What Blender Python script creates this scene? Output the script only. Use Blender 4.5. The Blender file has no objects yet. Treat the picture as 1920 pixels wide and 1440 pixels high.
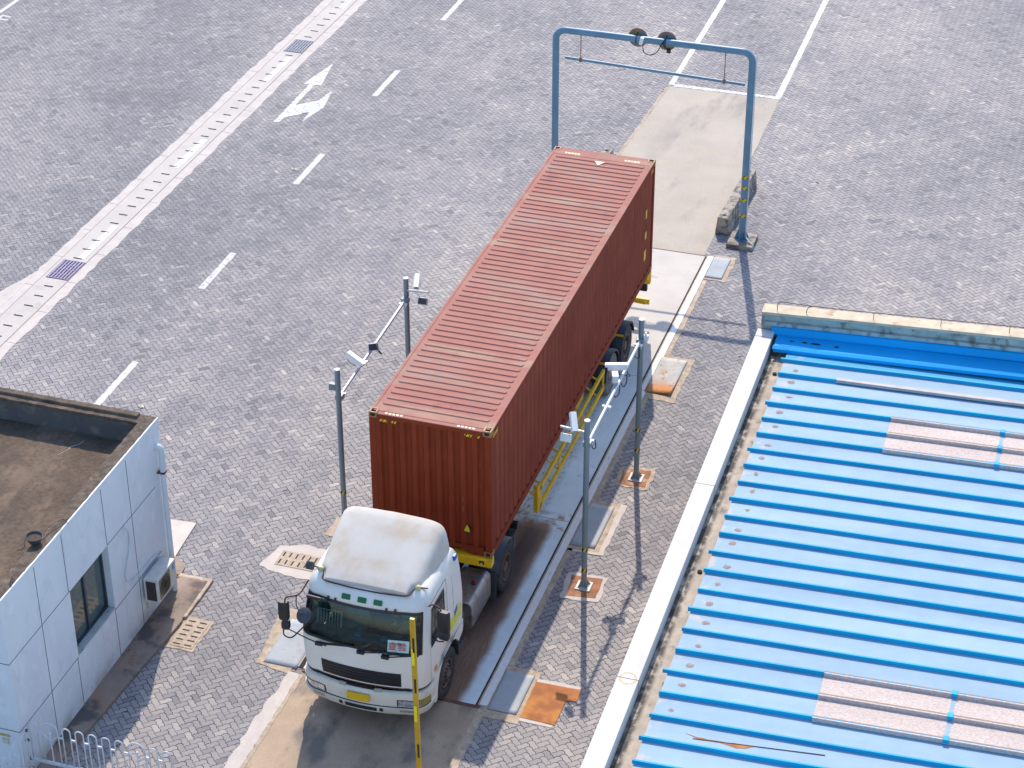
import bpy, bmesh, math, random
import numpy as np
from mathutils import Vector, Matrix, Euler
random.seed(7)
R = math.radians
# ------------------------------------------------------------------ camera, light, exposure
scene = bpy.context.scene
C = scene.collection
yaw, pit, rol, FPX = -0.3124, 0.5552, -0.0016, 3964.5
Fv = Vector((math.sin(yaw)*math.cos(pit), math.cos(yaw)*math.cos(pit), -math.sin(pit)))
Rv = Fv.cross(Vector((0, 0, 1))).normalized()
Uv = Rv.cross(Fv)
R2 = Rv*math.cos(rol)+Uv*math.sin(rol)
U2 = -Rv*math.sin(rol)+Uv*math.cos(rol)
cd = bpy.data.cameras.new('camera')
cam = bpy.data.objects.new('camera', cd)
C.objects.link(cam)
mw = Matrix((R2, U2, -Fv)).transposed().to_4x4()
mw.translation = Vector((12.9256, -31.1929, 25.8257))
cam.matrix_world = mw
cd.sensor_width = 36
cd.lens = 36*FPX/1920
cd.clip_end = 2000
scene.camera = cam
SUN = Vector((-0.273, 0.95, 1.0)).normalized()       # towards the sun
elev = math.asin(SUN.z)
w = bpy.data.worlds.new('World')
scene.world = w
w.use_nodes = True
nt = w.node_tree
sky = nt.nodes.new('ShaderNodeTexSky')
sky.sky_type = 'NISHITA'
sky.sun_disc = False
sky.sun_elevation = elev
sky.sun_rotation = math.atan2(SUN.x, SUN.y)
sky.dust_density = 0.8
sky.ozone_density = 3.6
bg = nt.nodes['Background']
bg.inputs[1].default_value = 0.15
nt.links.new(sky.outputs[0], bg.inputs[0])
sl = bpy.data.lights.new('sun', 'SUN')
sl.energy = 2.5
sl.angle = R(0.55)
sl.color = (1.0, 0.885, 0.75)
so = bpy.data.objects.new('sun', sl)
C.objects.link(so)
so.rotation_euler = (-SUN).to_track_quat('-Z', 'Y').to_euler()
so.location = (-10, 20, 40)
scene.view_settings.view_transform = 'Standard'
scene.view_settings.look = 'None'
scene.view_settings.exposure = 0.93
scene.view_settings.gamma = 1
scene.cycles.max_bounces = 6
scene.cycles.caustics_reflective = False
scene.cycles.caustics_refractive = False

# ------------------------------------------------------------------ materials
MATS = {}
def ramp(n, pts):
    r = n.new('ShaderNodeValToRGB')
    e = r.color_ramp.elements
    e[0].position, e[0].color = pts[0][0], (*pts[0][1], 1)
    e[1].position, e[1].color = pts[-1][0], (*pts[-1][1], 1)
    for p, c in pts[1:-1]:
        x = e.new(p); x.color = (*c, 1)
    return r
class Mat:
    """principled material with layered procedural wear in object space"""
    def __init__(s, name, col, rough=0.6, metal=0.0, spec=0.5, coat=0.0, local=False):
        s.m = bpy.data.materials.new(name); s.m.use_nodes = True
        s.n = s.m.node_tree.nodes; s.l = s.m.node_tree.links
        s.b = s.n['Principled BSDF']
        s.b.inputs['Base Color'].default_value = (*col, 1)
        s.b.inputs['Roughness'].default_value = rough
        s.b.inputs['Metallic'].default_value = metal
        s.b.inputs['Specular IOR Level'].default_value = spec
        s.b.inputs['Coat Weight'].default_value = coat
        s.col = None; s.base = col; s.rgh = None; s.rough = rough; s.h = None
        s.co = s.n.new('ShaderNodeTexCoord').outputs['Object'] if local else s.n.new('ShaderNodeNewGeometry').outputs['Position']; MATS[name] = s.m
    def mapped(s, scale=(1, 1, 1), loc=(0, 0, 0), rot=(0, 0, 0)):
        m = s.n.new('ShaderNodeMapping')
        m.inputs['Scale'].default_value = scale; m.inputs['Location'].default_value = loc; m.inputs['Rotation'].default_value = rot
        s.l.new(s.co, m.inputs[0]); return m.outputs[0]
    def noise(s, scale=1, detail=5, mp=(1, 1, 1), loc=(0, 0, 0), rough=0.55, rot=(0, 0, 0)):
        t = s.n.new('ShaderNodeTexNoise'); t.inputs['Scale'].default_value = scale
        t.inputs['Detail'].default_value = detail; t.inputs['Roughness'].default_value = rough
        s.l.new(s.mapped(mp, loc, rot), t.inputs['Vector']); return t.outputs[0]
    def math(s, op, a, b=None, c=None, clamp=False):
        t = s.n.new('ShaderNodeMath'); t.operation = op; t.use_clamp = clamp
        for i, v in enumerate((a, b, c)):
            if v is None: continue
            if isinstance(v, (int, float)): t.inputs[i].default_value = v
            else: s.l.new(v, t.inputs[i])
        return t.outputs[0]
    def axis(s, i):
        if not hasattr(s, 'sep'):
            s.sep = s.n.new('ShaderNodeSeparateXYZ'); s.l.new(s.co, s.sep.inputs[0])
        return s.sep.outputs[i]
    def band(s, v, a, b, soft):
        t1 = s.n.new('ShaderNodeMapRange'); t1.interpolation_type = 'SMOOTHSTEP'
        t1.inputs[1].default_value = a-soft; t1.inputs[2].default_value = a+soft
        t2 = s.n.new('ShaderNodeMapRange'); t2.interpolation_type = 'SMOOTHSTEP'
        t2.inputs[1].default_value = b-soft; t2.inputs[2].default_value = b+soft
        t2.inputs[3].default_value = 1; t2.inputs[4].default_value = 0
        s.l.new(v, t1.inputs[0]); s.l.new(v, t2.inputs[0])
        return s.math('MULTIPLY', t1.outputs[0], t2.outputs[0])
    def thr(s, v, lo, hi, a=0.0, b=1.0):
        t = s.n.new('ShaderNodeMapRange'); t.interpolation_type = 'SMOOTHSTEP'
        t.inputs[1].default_value = lo; t.inputs[2].default_value = hi
        t.inputs[3].default_value = a; t.inputs[4].default_value = b
        s.l.new(v, t.inputs[0]); return t.outputs[0]
    def mix(s, fac, col, blend='MIX'):
        t = s.n.new('ShaderNodeMix'); t.data_type = 'RGBA'; t.blend_type = blend
        if isinstance(fac, (int, float)): t.inputs[0].default_value = fac
        else: s.l.new(fac, t.inputs[0])
        if s.col is None: t.inputs[6].default_value = (*s.base, 1)
        else: s.l.new(s.col, t.inputs[6])
        if isinstance(col, tuple): t.inputs[7].default_value = (*col, 1)
        else: s.l.new(col, t.inputs[7])
        s.col = t.outputs[2]; return s
    def vary(s, scale=3, amt=0.15, mp=(1, 1, 1), detail=5, loc=(0, 0, 0)):
        f = s.noise(scale, detail, mp, loc)
        g = s.thr(f, 0.25, 0.75, 1-amt, 1+amt)
        c = s.n.new('ShaderNodeCombineColor')
        for i in range(3): s.l.new(g, c.inputs[i])
        return s.mix(1.0, c.outputs[0], 'MULTIPLY')
    def patch(s, col, scale=2, lo=0.5, hi=0.7, amt=1.0, mp=(1, 1, 1), loc=(0, 0, 0), mask=None, detail=6, rough=0.6, rot=(0, 0, 0)):
        f = s.thr(s.noise(scale, detail, mp, loc, rough, rot), lo, hi, 0, amt)
        if mask is not None: f = s.math('MULTIPLY', f, mask)
        return s.mix(f, col)
    def bump(s, scale=40, strength=0.2, dist=0.01, mp=(1, 1, 1)):
        b = s.n.new('ShaderNodeBump'); b.inputs['Strength'].default_value = strength; b.inputs['Distance'].default_value = dist
        s.l.new(s.noise(scale, 4, mp), b.inputs['Height']); s.l.new(b.outputs[0], s.b.inputs['Normal']); return s
    def roughvar(s, scale=4, lo=0.4, hi=0.7, mp=(1, 1, 1)):
        f = s.thr(s.noise(scale, 4, mp, (3, 1, 2)), 0.3, 0.7, lo, hi)
        s.l.new(f, s.b.inputs['Roughness']); return s
    def done(s):
        if s.col is not None: s.l.new(s.col, s.b.inputs['Base Color'])
        return s.m

def simple(name, col, rough=0.6, metal=0.0, var=0.12, vs=5, spec=0.5):
    return Mat(name, col, rough, metal, spec).vary(vs, var).done()

# pavers: per-stone tone attribute + worn lanes and patches
pm = Mat('paver', (0.3, 0.29, 0.31), 0.8, spec=0.5)
at = pm.n.new('ShaderNodeAttribute'); at.attribute_name = 'tone'; at.attribute_type = 'GEOMETRY'
big = pm.noise(0.16, 4, (1, 0.55, 1), (4, 2, 0))
mid = pm.noise(0.7, 4, (1, 0.8, 1), (1, 7, 0))
# tone + regional bias: dark cool where tyres run, pale warm elsewhere
tone = pm.math('ADD', at.outputs['Fac'], pm.thr(big, 0.3, 0.7, -0.19, 0.19))
tone = pm.math('ADD', tone, pm.thr(mid, 0.3, 0.7, -0.10, 0.10))
lane = pm.band(pm.axis(0), -12.0, -8.0, 1.6)
tone = pm.math('SUBTRACT', tone, pm.math('MULTIPLY', lane, 0.14))
left = pm.band(pm.axis(0), -60, -13.0, 0.6)
tone = pm.math('SUBTRACT', tone, pm.math('MULTIPLY', left, 0.16))
rp = ramp(pm.n, [(0.0, (0.165, 0.162, 0.172)), (0.28, (0.225, 0.216, 0.226)), (0.5, (0.285, 0.266, 0.266)), (0.72, (0.355, 0.325, 0.306)), (1.0, (0.46, 0.41, 0.37))])
pm.l.new(tone, rp.inputs[0]); pm.col = rp.outputs[0]
pm.vary(60, 0.10)
pm.patch((0.40, 0.33, 0.27), 0.55, 0.60, 0.78, 0.35, loc=(9, 3, 0))
pm.patch((0.16, 0.15, 0.15), 1.6, 0.66, 0.74, 0.35, mp=(1, 0.4, 1), loc=(2, 9, 0))
pm.patch((0.10, 0.10, 0.105), 3.2, 0.70, 0.74, 0.45, loc=(11, 4, 0))
trk = pm.math('MAXIMUM', pm.band(pm.axis(0), -10.9, -10.5, 0.35), pm.band(pm.axis(0), -6.9, -6.4, 0.35))
pm.patch((0.17, 0.17, 0.18), 0.5, 0.42, 0.66, 0.38, mp=(1, 0.25, 1), mask=trk)
pm.bump(90, 0.25, 0.004); PAVER = pm.done()
JOINT = simple('joint_sand', (0.05, 0.046, 0.048), 0.95, 0, 0.3, 20)
gm = Mat('outer_ground', (0.23, 0.225, 0.24), 0.85); gm.vary(0.3, 0.15).vary(9, 0.2); GROUND = gm.done()
# concretes
cm = Mat('apron_concrete', (0.39, 0.335, 0.27), 0.75)
cm.vary(0.5, 0.10).vary(25, 0.08)
cm.patch((0.18, 0.165, 0.15), 0.55, 0.50, 0.66, 0.75, mp=(1.5, 0.5, 1), loc=(0.4, 3.1, 0), mask=cm.band(cm.axis(0), 0.2, 2.3, 0.9))
cm.patch((0.48, 0.36, 0.25), 1.2, 0.55, 0.75, 0.6, loc=(5, 1, 0))
cm.patch((0.12, 0.11, 0.10), 5, 0.70, 0.74, 0.5, loc=(3, 8, 0))
cm.bump(60, 0.2, 0.005); APRON = cm.done()
fm = Mat('front_apron_concrete', (0.41, 0.30, 0.205), 0.8)
fm.vary(1.0, 0.15).vary(30, 0.08)
fm.patch((0.13, 0.12, 0.11), 0.8, 0.48, 0.64, 0.8, mp=(1.4, 0.7, 1), loc=(2, 5, 0))
fm.patch((0.46, 0.36, 0.26), 1.6, 0.55, 0.75, 0.6, loc=(7, 1, 0)); fm.bump(60, 0.25, 0.006); FAPRON = fm.done()
km = Mat('pale_mortar', (0.55, 0.49, 0.44), 0.9); km.vary(3, 0.08).vary(40, 0.06)
km.patch((0.35, 0.30, 0.26), 4, 0.62, 0.75, 0.5); km.bump(50, 0.3, 0.006); MORTAR = km.done()
km = Mat('tan_mortar', (0.42, 0.33, 0.24), 0.9); km.vary(6, 0.2).vary(50, 0.15)
km.patch((0.62, 0.54, 0.45), 5, 0.5, 0.7, 0.6); km.patch((0.10, 0.08, 0.07), 9, 0.62, 0.7, 0.6); km.bump(50, 0.3, 0.006); TAN = km.done()
km = Mat('channel_concrete', (0.50, 0.45, 0.405), 0.8); km.vary(0.8, 0.07).vary(30, 0.05)
km.patch((0.36, 0.32, 0.285), 1.5, 0.52, 0.72, 0.6); km.bump(50, 0.2, 0.005); CHANNEL = km.done()
km = Mat('road_paint', (0.60, 0.585, 0.56), 0.8); km.vary(10, 0.06)
km.patch((0.30, 0.29, 0.29), 14, 0.57, 0.64, 0.9); PAINT = km.done()
km = Mat('worn_paint', (0.58, 0.565, 0.54), 0.7); km.vary(10, 0.06)
km.patch((0.30, 0.29, 0.30), 11, 0.50, 0.60, 0.9, detail=8); WPAINT = km.done()
km = Mat('fresh_white_paint', (0.74, 0.72, 0.69), 0.6); km.vary(8, 0.05)
km.patch((0.45, 0.38, 0.30), 5, 0.62, 0.7, 0.6, mp=(1, 0.5, 1)); WHITELINE = km.done()
km = Mat('old_block_concrete', (0.36, 0.31, 0.25), 0.9); km.vary(4, 0.2).patch((0.09, 0.08, 0.07), 5, 0.45, 0.6, 0.85)
km.patch((0.50, 0.45, 0.38), 7, 0.6, 0.7, 0.6); km.bump(40, 0.5, 0.01); BLOCK = km.done()
# weighbridge deck: painted checker plate, rust in the wheel path
dm = Mat('deck_steel', (0.68, 0.75, 0.76), 0.75, spec=0.4)
dm.vary(0.8, 0.08).vary(40, 0.07)
pale = dm.band(dm.axis(1), 9.5, 30, 2.5)
dm.mix(pale, (0.52, 0.475, 0.42)); dm.vary(1.1, 0.08, loc=(3, 3, 3))  # cream towards the rear: sun glare put into the deck colour
ymask = dm.band(dm.axis(1), -3.2, 3.3, 0.25)
xw = dm.math('ADD', dm.axis(0), dm.math('MULTIPLY', dm.noise(1.2, 5, (1, 1, 1)), 0.20))
wh1 = dm.band(xw, 1.98, 2.78, 0.10); wh2 = dm.band(xw, -0.15, 0.45, 0.16)
wh = dm.math('MAXIMUM', wh1, wh2)
fine = dm.thr(dm.noise(16, 6, (2.5, 0.25, 1)), 0.34, 0.55, 0.72, 1.0)
rust = dm.math('MULTIPLY', wh, ymask, clamp=True)
dm.mix(dm.math('MULTIPLY', rust, 0.97), (0.20, 0.10, 0.055)); dm.mix(dm.math('MULTIPLY', rust, dm.thr(dm.noise(14, 6, (2.5, 0.2, 1), (3, 0, 0)), 0.45, 0.7, 0, 0.6)), (0.33, 0.19, 0.11))
core = dm.math('MULTIPLY', dm.math('MULTIPLY', dm.band(xw, 2.22, 2.62, 0.12), dm.band(dm.axis(1), -0.3, 3.1, 0.9)), 0.88)
dm.mix(core, (0.07, 0.038, 0.038))
far = dm.math('MULTIPLY', dm.math('MULTIPLY', dm.band(xw, 1.95, 2.45, 0.15), dm.band(dm.axis(1), 3.2, 8.6, 1.0)), dm.thr(dm.noise(14, 6, (1.2, 0.5, 1)), 0.50, 0.68, 0, 0.75))
dm.mix(far, (0.22, 0.15, 0.10))
seam = dm.band(dm.axis(1), 3.15, 3.75, 0.12)
dm.patch((0.30, 0.13, 0.05), 3, 0.46, 0.62, 0.8, mask=seam)
dm.patch((0.28, 0.25, 0.22), 2.5, 0.62, 0.72, 0.35, loc=(6, 1, 1))
vor = dm.n.new('ShaderNodeTexChecker'); vor.inputs['Scale'].default_value = 30
dm.l.new(dm.mapped((1, 1, 0), rot=(0, 0, R(45))), vor.inputs['Vector'])
bp = dm.n.new('ShaderNodeBump'); bp.inputs['Strength'].default_value = 0.35; bp.inputs['Distance'].default_value = 0.004
dm.l.new(vor.outputs['Fac'], bp.inputs['Height']); dm.l.new(bp.outputs[0], dm.b.inputs['Normal'])
DECK = dm.done()
km = Mat('cover_plate_steel', (0.36, 0.39, 0.41), 0.78); km.vary(2, 0.1).patch((0.42, 0.25, 0.13), 4, 0.58, 0.7, 0.6).patch((0.25, 0.22, 0.2), 7, 0.6, 0.7, 0.4); PLATE = km.done()
km = Mat('half_rusted_plate', (0.42, 0.42, 0.40), 0.78); km.vary(3, 0.1)
e = km.math('SUBTRACT', 1.0, km.band(km.axis(1), 9.47, 15, 0.35))
km.patch((0.55, 0.20, 0.03), 2.2, 0.38, 0.55, 1.0, mask=e)
km.patch((0.50, 0.30, 0.12), 2.5, 0.50, 0.66, 0.7, loc=(2, 2, 0)); km.patch((0.25, 0.10, 0.04), 6, 0.58, 0.66, 0.8, loc=(5, 0, 0)); RUSTPLATE = km.done()
km = Mat('orange_rust', (0.38, 0.125, 0.03), 0.8); km.vary(3, 0.25).patch((0.52, 0.22, 0.03), 1.5, 0.45, 0.65, 0.8).patch((0.25, 0.10, 0.05), 5, 0.6, 0.75, 0.5); km.bump(60, 0.3, 0.004); RUST = km.done()
km = Mat('rusty_mortar', (0.30, 0.125, 0.06), 0.85); km.vary(4, 0.3).patch((0.55, 0.40, 0.30), 3, 0.5, 0.7, 0.7); RMORTAR = km.done()
DARKGAP = simple('dark_gap', (0.02, 0.018, 0.018), 0.9, 0, 0.3)
km = Mat('grate_iron', (0.42, 0.33, 0.24), 0.75); km.vary(12, 0.2).patch((0.2, 0.14, 0.1), 9, 0.55, 0.68, 0.6); GRATE = km.done()
GRILLMETAL = simple('channel_grille_metal', (0.20, 0.17, 0.31), 0.6, 0.1, 0.25, 15)
GRILLMETAL2 = simple('grey_grille_metal', (0.17, 0.20, 0.26), 0.6, 0.1, 0.25, 15)
# container
km = Mat('container_paint', (0.235, 0.036, 0.011), 0.70, spec=0.22)
km.vary(1.3, 0.10, (1, 0.4, 1)).vary(9, 0.10, (1, 1, 0.12))
km.patch((0.16, 0.05, 0.02), 4, 0.58, 0.72, 0.5, mp=(1.5, 1.5, 0.10), loc=(3, 1, 1))
km.patch((0.42, 0.28, 0.20), 9, 0.69, 0.735, 0.55, mp=(2, 2, 0.14), loc=(1, 4, 2), detail=3)
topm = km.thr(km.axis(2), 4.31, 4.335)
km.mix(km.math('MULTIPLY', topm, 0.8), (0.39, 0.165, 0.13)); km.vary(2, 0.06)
ydirt = km.n.new('ShaderNodeTexWave'); ydirt.wave_type = 'BANDS'; ydirt.bands_direction = 'Y'
ydirt.inputs['Scale'].default_value = 0.135; ydirt.inputs['Distortion'].default_value = 0.35; ydirt.inputs['Detail'].default_value = 3
km.l.new(km.mapped((1, 1, 1), (0, 0.9, 0)), ydirt.inputs['Vector'])
dd = km.math('MULTIPLY', km.thr(ydirt.outputs['Fac'], 0.93, 0.995), topm)
km.patch((0.40, 0.29, 0.19), 1.1, 0.36, 0.68, 0.7, mask=dd, loc=(2, 2, 2))
km.patch((0.36, 0.28, 0.215), 0.8, 0.45, 0.72, 0.55, mp=(0.5, 1.6, 1), mask=topm, loc=(8, 2, 2), detail=7)
km.patch((0.50, 0.36, 0.25), 5, 0.66, 0.72, 0.5, mp=(0.35, 2.5, 1), mask=topm, loc=(1, 2, 2))
km.patch((0.16, 0.06, 0.05), 1.6, 0.60, 0.74, 0.4, mask=topm, loc=(5, 6, 2))
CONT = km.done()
km = Mat('lit_slope_paint', (0.31, 0.075, 0.045), 0.75, spec=0.22); km.vary(1.3, 0.12, (1, 0.4, 1)).vary(9, 0.1, (1, 1, 0.12)); CONTLIT = km.done()  # lighter container paint: light on the corrugation slopes put into the colour
CONTEND = CONT
km = Mat('casting_paint', (0.36, 0.17, 0.06), 0.55); km.vary(9, 0.2).patch((0.15, 0.07, 0.03), 8, 0.5, 0.65, 0.6); CASTING = km.done()
YELLOW = Mat('yellow_paint', (0.84, 0.50, 0.01), 0.5).vary(5, 0.15).patch((0.22, 0.13, 0.03), 6, 0.60, 0.72, 0.5).done()
YMARK = simple('yellow_mark', (0.75, 0.50, 0.02), 0.55, 0, 0.2, 30)
CREAM = simple('cream_mark', (0.80, 0.64, 0.42), 0.6, 0, 0.15, 30)
BLACKM = simple('black_mark', (0.02, 0.02, 0.02), 0.6)
# truck
km = Mat('cab_white', (0.82, 0.775, 0.68), 0.5, spec=0.4); km.vary(1.5, 0.04)
km.patch((0.55, 0.50, 0.40), 3, 0.60, 0.80, 0.35, mp=(1, 1, 0.5)); km.patch((0.38, 0.25, 0.15), 11, 0.70, 0.76, 0.5); CABW = km.done()
km = Mat('bumper_cream', (0.72, 0.67, 0.555), 0.5); km.vary(2, 0.06).patch((0.40, 0.33, 0.22), 5, 0.6, 0.75, 0.5); BUMPER = km.done()
km = Mat('fairing_white', (0.60, 0.565, 0.505), 0.75, spec=0.3); km.vary(1.2, 0.04)
km.patch((0.52, 0.40, 0.28), 1.5, 0.38, 0.72, 0.8, loc=(1, 1, 0), detail=7); km.patch((0.63, 0.61, 0.57), 2.1, 0.45, 0.7, 0.4, loc=(6, 2, 0)); FAIR = km.done()
BLACKP = simple('black_plastic', (0.02, 0.021, 0.024), 0.5, 0, 0.2)
GREYP = simple('grey_plastic', (0.05, 0.055, 0.065), 0.55, 0, 0.2)
DKBLUE = simple('blue_black_fender', (0.012, 0.017, 0.028), 0.6, 0, 0.3)
TYRE = Mat('tyre_rubber', (0.035, 0.035, 0.037), 0.85).vary(8, 0.25).patch((0.12, 0.11, 0.10), 5, 0.5, 0.75, 0.5).done()
GTYRE = Mat('dusty_tyre', (0.16, 0.155, 0.15), 0.85).vary(8, 0.2).patch((0.06, 0.06, 0.06), 5, 0.5, 0.7, 0.6).done()
RIM = Mat('dusty_rim', (0.16, 0.115, 0.09), 0.6, 0.3).vary(7, 0.25).patch((0.08, 0.05, 0.04), 9, 0.5, 0.65, 0.6).done()
RIML = Mat('pale_rim', (0.30, 0.25, 0.24), 0.5, 0.3).vary(7, 0.2).done()
CHASSIS = Mat('chassis_grime', (0.035, 0.03, 0.028), 0.7).vary(6, 0.35).patch((0.10, 0.08, 0.06), 4, 0.55, 0.7, 0.6).done()
km = Mat('tank_aluminium', (0.42, 0.40, 0.38), 0.38, 0.85); km.vary(3, 0.15).patch((0.16, 0.12, 0.10), 3, 0.5, 0.7, 0.7).roughvar(5, 0.3, 0.55); TANK = km.done()
LAMPG = Mat('lamp_glass', (0.55, 0.56, 0.58), 0.12, 0.5).vary(25, 0.5).done()
AMBER = simple('amber_lens', (0.75, 0.30, 0.02), 0.25, 0, 0.15)
OLIVE = simple('dirty_amber_lens', (0.30, 0.24, 0.06), 0.35, 0, 0.2)
GREENL = simple('green_lens', (0.005, 0.13, 0.03), 0.25, 0, 0.2)
CREAML = simple('cream_lens', (0.62, 0.56, 0.25), 0.3, 0, 0.15)
REDP = simple('red_plastic', (0.5, 0.02, 0.02), 0.4)
BLUEP = simple('blue_plastic', (0.01, 0.08, 0.45), 0.4)
RUSTSEAL = simple('rust_seal', (0.07, 0.022, 0.018), 0.7, 0, 0.3)
PLATEY = simple('yellow_plate', (0.80, 0.50, 0.01), 0.45, 0, 0.05)
PAPER = simple('paper', (0.55, 0.72, 0.66), 0.8, 0, 0.05)
REDINK = simple('red_ink', (0.55, 0.03, 0.02), 0.7, 0, 0.05)
INTER = simple('cab_interior', (0.10, 0.17, 0.16), 0.8, 0, 0.4, 6)
INTERL = simple('cab_trim', (0.34, 0.37, 0.31), 0.8, 0, 0.3, 6)
SKIN = simple('skin', (0.45, 0.24, 0.15), 0.5, 0, 0.05)
HAIR = simple('hair', (0.01, 0.009, 0.008), 0.5)
VEST = simple('safety_vest', (0.20, 0.55, 0.05), 0.7, 0, 0.1)
ORANGEC = simple('orange_cloth', (0.75, 0.18, 0.03), 0.8, 0, 0.1)
def glassmat(name, tint, rough=0.03, trans=0.5):
    m = bpy.data.materials.new(name); m.use_nodes = True; n = m.node_tree.nodes; l = m.node_tree.links
    n.remove(n['Principled BSDF'])
    g = n.new('ShaderNodeBsdfGlossy'); g.inputs['Roughness'].default_value = rough; g.inputs[0].default_value = (0.9, 0.95, 0.95, 1)
    t = n.new('ShaderNodeBsdfTransparent'); t.inputs[0].default_value = (*tint, 1)
    f = n.new('ShaderNodeFresnel'); f.inputs[0].default_value = 1.5
    x = n.new('ShaderNodeMixShader'); o = n['Material Output']
    l.new(f.outputs[0], x.inputs[0]); l.new(t.outputs[0], x.inputs[1]); l.new(g.outputs[0], x.inputs[2]); l.new(x.outputs[0], o.inputs[0])
    return m
GLASS = glassmat('windscreen_glass', (0.52, 0.80, 0.76))
# poles
km = Mat('grey_pole_paint', (0.20, 0.255, 0.27), 0.42); km.vary(4, 0.08, (1, 1, 0.2)).patch((0.12, 0.07, 0.05), 9, 0.68, 0.74, 0.5); POLE = km.done()
km = Mat('blue_pole_paint', (0.12, 0.24, 0.33), 0.42); km.vary(3, 0.10, (1, 1, 0.3)).patch((0.16, 0.10, 0.06), 6, 0.64, 0.72, 0.6).patch((0.20, 0.30, 0.38), 2, 0.5, 0.7, 0.5); BPOLE = km.done()
PWHITE = simple('pole_cap_white', (0.68, 0.62, 0.58), 0.6, 0, 0.1)
GALV = simple('galvanised', (0.55, 0.57, 0.60), 0.4, 0.4, 0.12)
CAMW = simple('camera_white', (0.80, 0.78, 0.74), 0.4, 0, 0.04)
CABLE = simple('cable_black', (0.015, 0.015, 0.017), 0.6)
RCHAIN = simple('rusty_chain', (0.20, 0.09, 0.05), 0.8, 0, 0.4)
SIGNB = Mat('sign_back_rust', (0.10, 0.20, 0.24), 0.6).patch((0.30, 0.17, 0.04), 4, 0.42, 0.6, 0.9).patch((0.12, 0.06, 0.03), 9, 0.5, 0.7, 0.6, loc=(4, 4, 4)).done()
REDS = simple('red_rim', (0.45, 0.10, 0.06), 0.6)
# buildings
km = Mat('pale_blue_cladding', (0.72, 0.75, 0.765), 0.65, spec=0.35); km.vary(0.9, 0.05, (1, 1, 0.6))
km.patch((0.78, 0.80, 0.80), 2.6, 0.53, 0.60, 0.7, mp=(1, 1.6, 0.7), rot=(R(40), 0, 0), detail=8)
km.patch((0.42, 0.38, 0.33), 2.5, 0.42, 0.60, 0.75, mask=km.band(km.axis(2), -1, 0.25, 0.22))
km.patch((0.60, 0.66, 0.62), 3, 0.55, 0.65, 0.4, loc=(7, 7, 7)); km.patch((0.45, 0.47, 0.48), 5, 0.60, 0.75, 0.35, mp=(1, 1.4, 0.08), loc=(2, 7, 7)); CLAD = km.done()
km = Mat('weathered_roof_screed', (0.125, 0.092, 0.066), 0.95, spec=0.25); km.vary(0.8, 0.25, (1, 1, 1)).vary(14, 0.22)
km.patch((0.25, 0.175, 0.12), 1.2, 0.50, 0.70, 0.8, mp=(1.5, 0.7, 1), rot=(0, 0, R(-30)), detail=8); km.patch((0.08, 0.06, 0.05), 1.0, 0.52, 0.7, 0.6, loc=(4, 4, 0)); km.bump(40, 0.4, 0.01); SCREED = km.done()
km = Mat('mossy_parapet_cap', (0.125, 0.09, 0.065), 0.95); km.vary(8, 0.25).vary(40, 0.2).patch((0.22, 0.16, 0.12), 4, 0.52, 0.72, 0.6, detail=8).patch((0.05, 0.045, 0.03), 5, 0.5, 0.65, 0.7, loc=(3, 3, 3)); km.bump(30, 0.8, 0.02); CAP = km.done()
km = Mat('grey_render', (0.115, 0.11, 0.105), 0.9, spec=0.2); km.vary(2, 0.15).patch((0.30, 0.24, 0.18), 3, 0.55, 0.7, 0.5); RENDER = km.done()
km = Mat('dark_stained_kerb', (0.27, 0.21, 0.165), 0.9); km.vary(2.5, 0.2).patch((0.33, 0.20, 0.14), 1.4, 0.45, 0.65, 0.8).patch((0.07, 0.065, 0.065), 1.3, 0.5, 0.62, 0.8, loc=(5, 5, 0)); km.bump(50, 0.3, 0.006); DKERB = km.done()
JOINTL = simple('cladding_joint', (0.035, 0.025, 0.045), 0.8)
WINF = simple('window_frame_dark', (0.03, 0.045, 0.065), 0.4)
km = Mat('window_glass_dark', (0.05, 0.085, 0.08), 0.06, spec=0.9); km.vary(2, 0.3); WGL = km.done()
km = Mat('sill_plaster', (0.50, 0.50, 0.47), 0.8); km.vary(4, 0.1).patch((0.10, 0.10, 0.09), 9, 0.56, 0.66, 0.8); SILL = km.done()
PIPEW = Mat('white_downpipe', (0.62, 0.68, 0.72), 0.4).vary(4, 0.08, (1, 1, .3)).patch((0.35, 0.2, 0.12), 8, 0.70, 0.75, 0.6).done()
ACB = simple('ac_body', (0.62, 0.60, 0.54), 0.5, 0, 0.1)
ACG = simple('ac_grille', (0.22, 0.20, 0.13), 0.6, 0, 0.2, 30)
WIREW = simple('white_wire', (0.62, 0.66, 0.68), 0.5)
FENCEW = Mat('fence_white', (0.62, 0.64, 0.66), 0.45).vary(5, 0.08).patch((0.35, 0.2, 0.12), 14, 0.68, 0.74, 0.6).done()
km = Mat('white_parapet', (0.655, 0.625, 0.58), 0.85, spec=0.3); km.vary(0.8, 0.03); km.patch((0.52, 0.47, 0.40), 1.3, 0.50, 0.75, 0.5, mp=(1, 0.5, 1)); km.patch((0.45, 0.34, 0.22), 3, 0.67, 0.76, 0.5); WPAR = km.done()
km = Mat('cream_stained_cap', (0.58, 0.48, 0.34), 0.8); km.vary(4, 0.15).patch((0.35, 0.22, 0.12), 5, 0.56, 0.68, 0.7, mp=(0.6, 1, 1)); CCAP = km.done()
km = Mat('mildewed_wall', (0.36, 0.42, 0.40), 0.85); km.vary(3, 0.2, (1, 1, 2)).patch((0.12, 0.12, 0.10), 4, 0.50, 0.64, 0.75, mp=(1, 1, 0.6)).patch((0.45, 0.38, 0.26), 3, 0.58, 0.7, 0.5, loc=(3, 3, 3)); MILDEW = km.done()
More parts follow.
